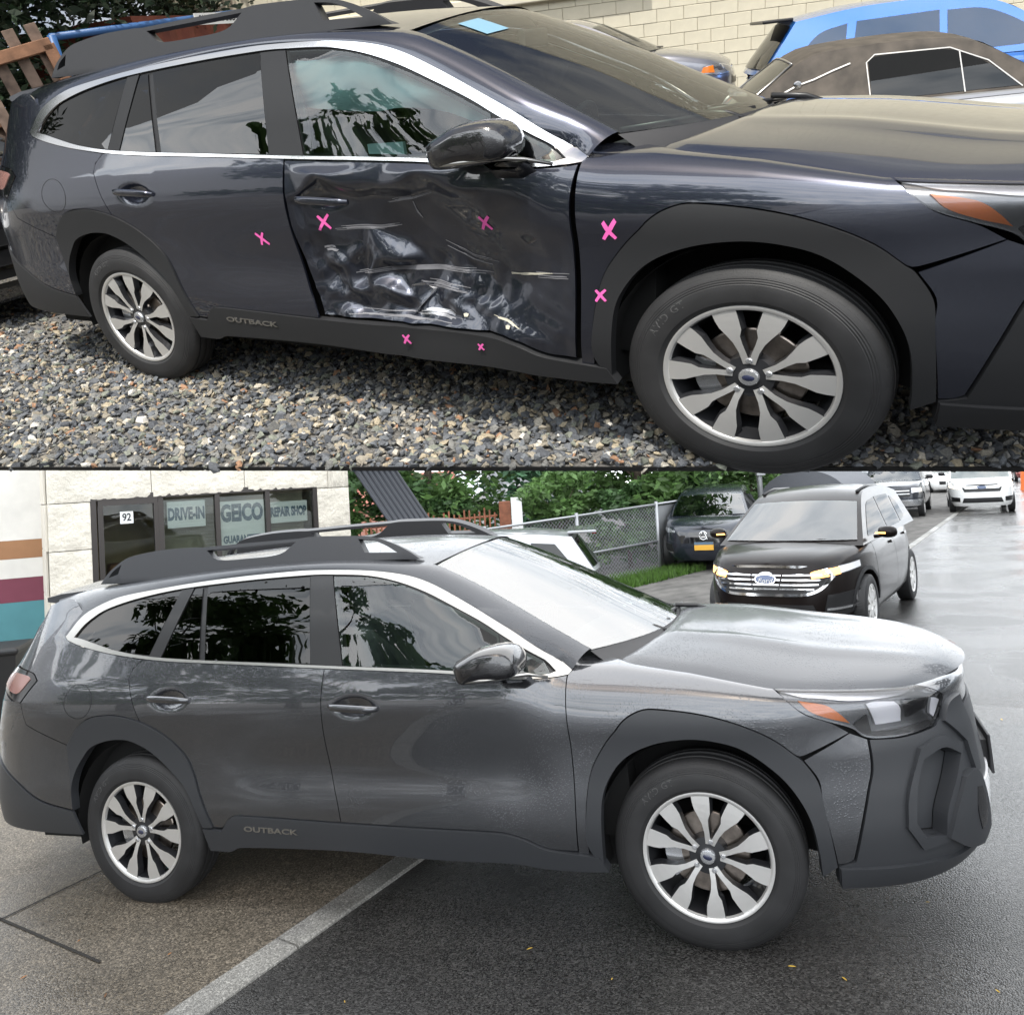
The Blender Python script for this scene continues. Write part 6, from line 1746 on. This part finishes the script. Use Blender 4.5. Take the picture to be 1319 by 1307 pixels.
bd = patch('badge', oval(.113, .042), 'oval_blue', fr, off=.050, thick=.004, parent=grl)
q = fr(np.array([0.]), np.array([.775]))[0]
text('Ford', 'lettering', .080, 'white_paint', frame_M((q[0] + .060, 0, .772), (0, 1, 0), (0, 0, 1)), bd, .001, font_scale=(1.1, 1), shear=.3)
for mir in (False, True):
    patch('fog_lamp_trim', [(.60, .42), (.64, .60), (.88, .62), (.90, .40), (.75, .36)], 'trim_black', fr, off=.008, mir=mir)
    patch('fog_lamp_trim', [(.84, .42), (.86, .60), (.90, .60), (.90, .42)], 'chrome', fr, off=.014, mir=mir)
    patch('fog_lamp_trim', [(.62, .43), (.84, .43), (.84, .455), (.62, .455)], 'chrome', fr, off=.014, mir=mir)
    patch('mirror_signal', [(.95, 1.185), (1.07, 1.18), (1.07, 1.20), (.96, 1.205)], 'amber_lit', lambda y, z: np.stack([0 * y + 1.046, y, z], -1), off=.0, thick=.01, mir=mir)
fwrap = FS['s']['wrap']
for sg in (1, -1):
    def lampgrid(t0, t1, lo, hi, off, nn=9):
        rows = []
        for th in np.linspace(t0, t1, nn):
            f_ = (th - 17) / 45; z0 = .775 + .085 * f_ + .05 * max(0, .25 - f_); z1 = .885 + .055 * f_ - .09 * max(0, .2 - f_)
            rows.append([(p[0], p[1] * sg, p[2]) for p in (fwrap(th, z0 + (z1 - z0) * q, off) for q in np.linspace(lo, hi, 5))])
        return MB().grid(rows)
    hl = lampgrid(17, 62, -.08, 1.06, .008).build('head_lamp', ['trim_black'], root, smooth=True)
    lampgrid(40, 60, .10, .95, .014).build('lens', ['lamp_white'], hl, smooth=True)
    lampgrid(18.5, 41, .05, .88, .018).build('turn_signal', ['amber_lit'], hl, smooth=True)
patch('lower_intake', [(-.55, .34), (.55, .34), (.50, .50), (-.50, .50)], 'trim_black', fr, off=.006)
patch('lower_valance', [(-.85, .25), (.85, .25), (.80, .33), (-.80, .33)], 'plastic', fr, off=.012)
for s_ in (1, -1):
    MB().tube([(1.37, .62 * s_ + .05, 1.13), (1.43, .30 * s_ + .1, 1.15), (1.46, .02 * s_ + .1, 1.13)], .013, 6).build('wiper', ['trim_black'], root, smooth=True)
    MB().tube([(-.9, .62 * s_, 1.715), (-.2, .63 * s_, 1.735), (.3, .62 * s_, 1.68)], .022, 6).build('roof_rail', ['trim_black'], root, smooth=True)
    both('arch_trim', [(1.42 + .47 * math.cos(t), .37 + .47 * math.sin(t)) for t in np.linspace(.05, math.pi - .05, 16)] + [(1.42 + .425 * math.cos(t), .37 + .425 * math.sin(t)) for t in np.linspace(math.pi - .05, .05, 16)], 'plastic', off=.012) if s_ > 0 else None

root, patch, both, fr, sd, rr, cs = vehicle('small_black_suv', 'small black SUV with a gold number plate parked by the chain-link fence', 'car', stM(*ACURA), dict(
    a=2.3, b=.95, zb=.22, n=3.8, mat='paint_dark_blue', wr_=.36, wheels=(1.38, -1.4), spokes=5,
    top=[(-2.3, .95), (-1.5, 1.08), (.6, 1.07), (1.1, 1.05), (1.9, .98), (2.3, .84)],
    cab=[(1.35, 1.03), (.45, 1.52), (-.1, 1.63), (-1.1, 1.60), (-2.1, 1.06)], zbelt=1.06, wb=.86, wr=.64, ws=(0, 1), bow=.14, glass_ws='screen_wet',
    windows=[[(-.2, 1.1), (-.2, 1.5), (.3, 1.47), (.9, 1.12)], [(-1.4, 1.12), (-1.2, 1.5), (-.28, 1.5), (-.28, 1.1)]], gaps=[(-.24, .4, -.24, 1.07)], handles=[(-.2, .95)], mirror=(.9, .96, 1.14)))
patch('grille', [(-.46, .58), (-.56, .80), (-.30, .86), (.30, .86), (.56, .80), (.46, .58)], 'gloss_black', fr, off=.008)
for s_ in (0, 1): MB().tube([(2.318, (.07 - .14 * s_), .66), (2.322, (.03 - .06 * s_), .78), (2.318, (.02 - .04 * s_), .80)], .010, 6).build('badge', ['chrome'], root)
MB().tube([(2.318, -.04, .70), (2.318, .04, .70)], .009, 6).build('badge', ['chrome'], root)
MB().tube([(2.32, .075 * math.cos(t), .735 + .085 * math.sin(t)) for t in np.linspace(0, 2 * math.pi, 17)], .008, 6).build('badge', ['chrome'], root)
pq = patch('number_plate', [(-.19, .44), (.19, .44), (.19, .60), (-.19, .60)], 'plate_gold', fr, off=.03, thick=.02)
patch('number_plate', [(-.19, .545), (.19, .545), (.19, .60), (-.19, .60)], 'sign_blue', fr, off=.032, thick=.002, parent=pq)
for mir in (False, True):
    patch('head_lamp', [(.58, .80), (.60, .86), (.88, .90), (.92, .84), (.80, .80)], 'lamp_inner', fr, off=.01, mir=mir)
    patch('fog_lamp_trim', [(.62, .38), (.66, .56), (.88, .58), (.90, .40)], 'trim_black', fr, off=.008, mir=mir)
    patch('fog_lamp_trim', [(.64, .38), (.86, .40), (.86, .425), (.64, .405)], 'chrome', fr, off=.013, mir=mir)

root, patch, both, fr, sd, rr, cs = vehicle('silver_hatchback', 'silver hatchback with a rear spoiler standing behind the wagon roof', 'car', stM(*SILVER), dict(
    a=2.2, b=.9, zb=.22, n=4, mat='paint_silver', wr_=.34, wheels=(1.35, -1.3),
    top=[(-2.2, .95), (-1.6, 1.06), (.6, 1.04), (1.2, 1.0), (2.2, .80)], cab=[(1.2, 1.0), (.3, 1.52), (-.3, 1.62), (-1.3, 1.60), (-1.85, 1.54), (-2.15, 1.05)], zbelt=1.03, wb=.83, wr=.62, ws=(0, 1), rw=(4, 5),
    windows=[[(-.2, 1.08), (-.2, 1.48), (.25, 1.44), (.8, 1.08)], [(-1.2, 1.1), (-1.15, 1.49), (-.28, 1.49), (-.28, 1.08)], [(-1.8, 1.2), (-1.6, 1.45), (-1.25, 1.48), (-1.28, 1.12)]], gaps=[(-.24, .4, -.24, 1.05)]))
MB().box((-2.0, 0, 1.60), (.42, 1.2, .04), bev=.012).build('spoiler', ['paint_silver'], root)
MB().box((-2.18, 0, 1.575), (.06, 1.0, .03)).build('spoiler_lamp', ['red_lens'], root)
for mir in (False, True): patch('tail_lamp', [(-2.17, .95), (-2.12, 1.08), (-1.85, 1.07), (-1.9, .97)], 'red_lens', sd, off=.012, mir=mir)

root, patch, both, fr, sd, rr, cs = vehicle('white_van', 'white van driving towards us on the wet road', 'van', stM(*VAN), dict(
    a=2.7, b=1.0, zb=.24, n=5, mat='paint_white', wr_=.36, wheels=(1.7, -1.5),
    top=[(-2.7, 1.15), (-1.5, 1.2), (1.2, 1.2), (1.8, 1.15), (2.3, 1.08), (2.7, .90)], cab=[(2.0, 1.1), (1.15, 1.82), (.7, 2.02), (-1.5, 2.08), (-2.55, 2.05), (-2.66, 1.1)], zbelt=1.12, wb=.95, wr=.84, ws=(0, 1), glass='glass_bg', glass_ws='screen_wet', bow=.14,
    windows=[[(.5, 1.2), (.5, 1.8), (1.05, 1.75), (1.6, 1.2)]], gaps=[(.42, .4, .42, 1.2)], mirror=(1.45, 1.05, 1.35), mirmat='trim_black'))
gp = patch('grille', [(-.52, .72), (-.58, .86), (-.46, .97), (.46, .97), (.58, .86), (.52, .72)], 'trim_black', fr, off=.01)
patch('grille_bar', [(-.5, .83), (.5, .83), (.5, .865), (-.5, .865)], 'chrome', fr, off=.02, parent=gp)
patch('badge', oval(.15, .06, 20, (0, .87)), 'oval_blue', fr, off=.03, parent=gp)
patch('lower_intake', [(-.6, .36), (.6, .36), (.55, .52), (-.55, .52)], 'trim_black', fr, off=.01)
for mir in (False, True):
    patch('head_lamp', [(.64, .82), (.62, .96), (.92, 1.04), (.95, .88)], 'lamp_lit', fr, off=.012, mir=mir); patch('fog_lamp_trim', [(.66, .40), (.66, .54), (.90, .56), (.90, .40)], 'trim_black', fr, off=.012, mir=mir)

root, patch, both, fr, sd, rr, cs = vehicle('dark_pickup', 'dark grey pickup truck waiting behind the brown-black SUV', 'truck', stM(*PICKUP), dict(
    a=2.8, b=1.0, zb=.34, n=5, mat='paint_dark_blue', wr_=.4, wheels=(1.85, -1.75),
    top=[(-2.8, 1.15), (-.8, 1.18), (.9, 1.2), (1.3, 1.2), (2.2, 1.16), (2.8, 1.02)], cab=[(1.35, 1.16), (.6, 1.75), (.1, 1.86), (-.9, 1.84), (-1.1, 1.18)], zbelt=1.18, wb=.92, wr=.74, ws=(0, 1), glass_ws='screen_wet',
    windows=[[(-.1, 1.24), (-.1, 1.72), (.45, 1.70), (1.0, 1.24)]], mirror=(1.0, 1.05, 1.32), mirmat='trim_black'))
patch('grille', [(-.62, .72), (-.62, 1.02), (.62, 1.02), (.62, .72)], 'trim_black', fr, off=.012)
for z in (.80, .90): patch('grille_bar', [(-.6, z), (.6, z), (.6, z + .03), (-.6, z + .03)], 'lamp_inner', fr, off=.02)
for mir in (False, True): patch('head_lamp', [(.66, .84), (.66, 1.0), (.93, 1.0), (.93, .86)], 'lamp_white', fr, off=.012, mir=mir)
patch('bumper', [(-.95, .42), (.95, .42), (.95, .62), (-.95, .62)], 'lamp_inner', fr, off=.03, thick=.05)
# grey covered trailer
mat('tarp_grey', (.11, .115, .13), .7, bump=(9, .4, .02))
tr = empty('covered_trailer', stM(*TRAILER), 'grey ribbed tarpaulin-covered trailer behind the brown-black SUV', 'trailer')
rows = [[(x, 1.15 * math.cos(t), 1.05 + .82 * math.sin(t) + (.02 if i % 2 else 0)) for t in np.linspace(0, math.pi, 18)] for i, x in enumerate(np.linspace(-2.4, 2.4, 41))]
mb = MB().grid(rows); mb.f += [tuple(range(18)), tuple(40 * 18 + k for k in range(18))[::-1]]; mb.m += [0, 0]
mb.build('cover', ['tarp_grey'], tr, smooth=True, auto=50)
MB().box((0, 0, .82), (4.8, 2.2, .42)).build('bed', ['trim_black'], tr)
for sg in (-1, 1): MB().rev([(.001, -.1), (.34, -.1), (.36, -.06), (.36, .1), (.001, .1)], 24).build('wheel', ['rubber'], tr, smooth=True, auto=40, M=Matrix.Translation((0, 1.0 * sg, .36)))
# far traffic
FAR = (('white_sedan', 'distant white car ahead of the white van', 'paint_white', 23.5, 44, 243), ('silver_sedan', 'distant silver car on the far side of the road', 'paint_silver', 21.5, 50, 243), ('white_truck', 'distant white car near the end of the road', 'paint_white', 26.5, 56, 243), ('red_sedan', 'distant dark red car beside the orange barrel', 'paint_red', 33, 52, 243), ('dark_sedan', 'distant dark car at the vanishing end of the road', 'paint_black', 29, 66, 243))
paint('paint_red', (.3, .04, .03))
for nm, lb, pm_, x, y, dg in FAR:
    root, patch, both, fr, sd, rr, cs = vehicle(nm, lb, 'car', stM(x, y, dg), dict(a=2.3, b=.92, zb=.22, n=4, mat=pm_, wr_=.34, wheels=(1.4, -1.4), top=[(-2.3, .9), (.8, 1.0), (1.4, .97), (2.3, .78)], cab=[(1.2, .98), (.4, 1.42), (-.3, 1.5), (-1.1, 1.44), (-1.9, .98)], zbelt=.98, wb=.84, wr=.62, ws=(0, 1), glass_ws='screen_wet', windows=[[(-1.4, 1.04), (-1.1, 1.36), (.2, 1.38), (.7, 1.04)]]), group=None)
    patch('grille', [(-.4, .45), (-.4, .62), (.4, .62), (.4, .45)], 'trim_black', fr, off=.01)
    for mir in (False, True): patch('head_lamp', [(.52, .64), (.52, .74), (.86, .76), (.88, .66)], 'lamp_lit', fr, off=.012, mir=mir)
mat('barrel_orange', (.75, .16, .03), .5)
for k, (x, y) in enumerate(((25.6, 40.5),)):
    br = empty('traffic_barrel', stT(x, y), 'orange traffic barrel at the far right of the road', 'barrel')
    MB().rev([(.001, 0), (.3, 0), (.26, .25), (.26, .5), (.22, 1.0), (.001, 1.0)], 20, axis='z').build('drum', ['barrel_orange'], br, smooth=True, auto=40)
    MB().rev([(.245, .52), (.243, .66)], 20, axis='z').build('band', ['white_paint'], br, smooth=True)
# low buildings at the far end of the road
house('far_building', 'long pale low building at the far right end of the road', stM(52, 86, 10), 26, 10, 4.2, 1.2, 'house_white', 'roof_grey')
hz = MB().box((20, 62, 10.5), (150, 140, 30)).mesh('haze', ['haze'] ) if False else None
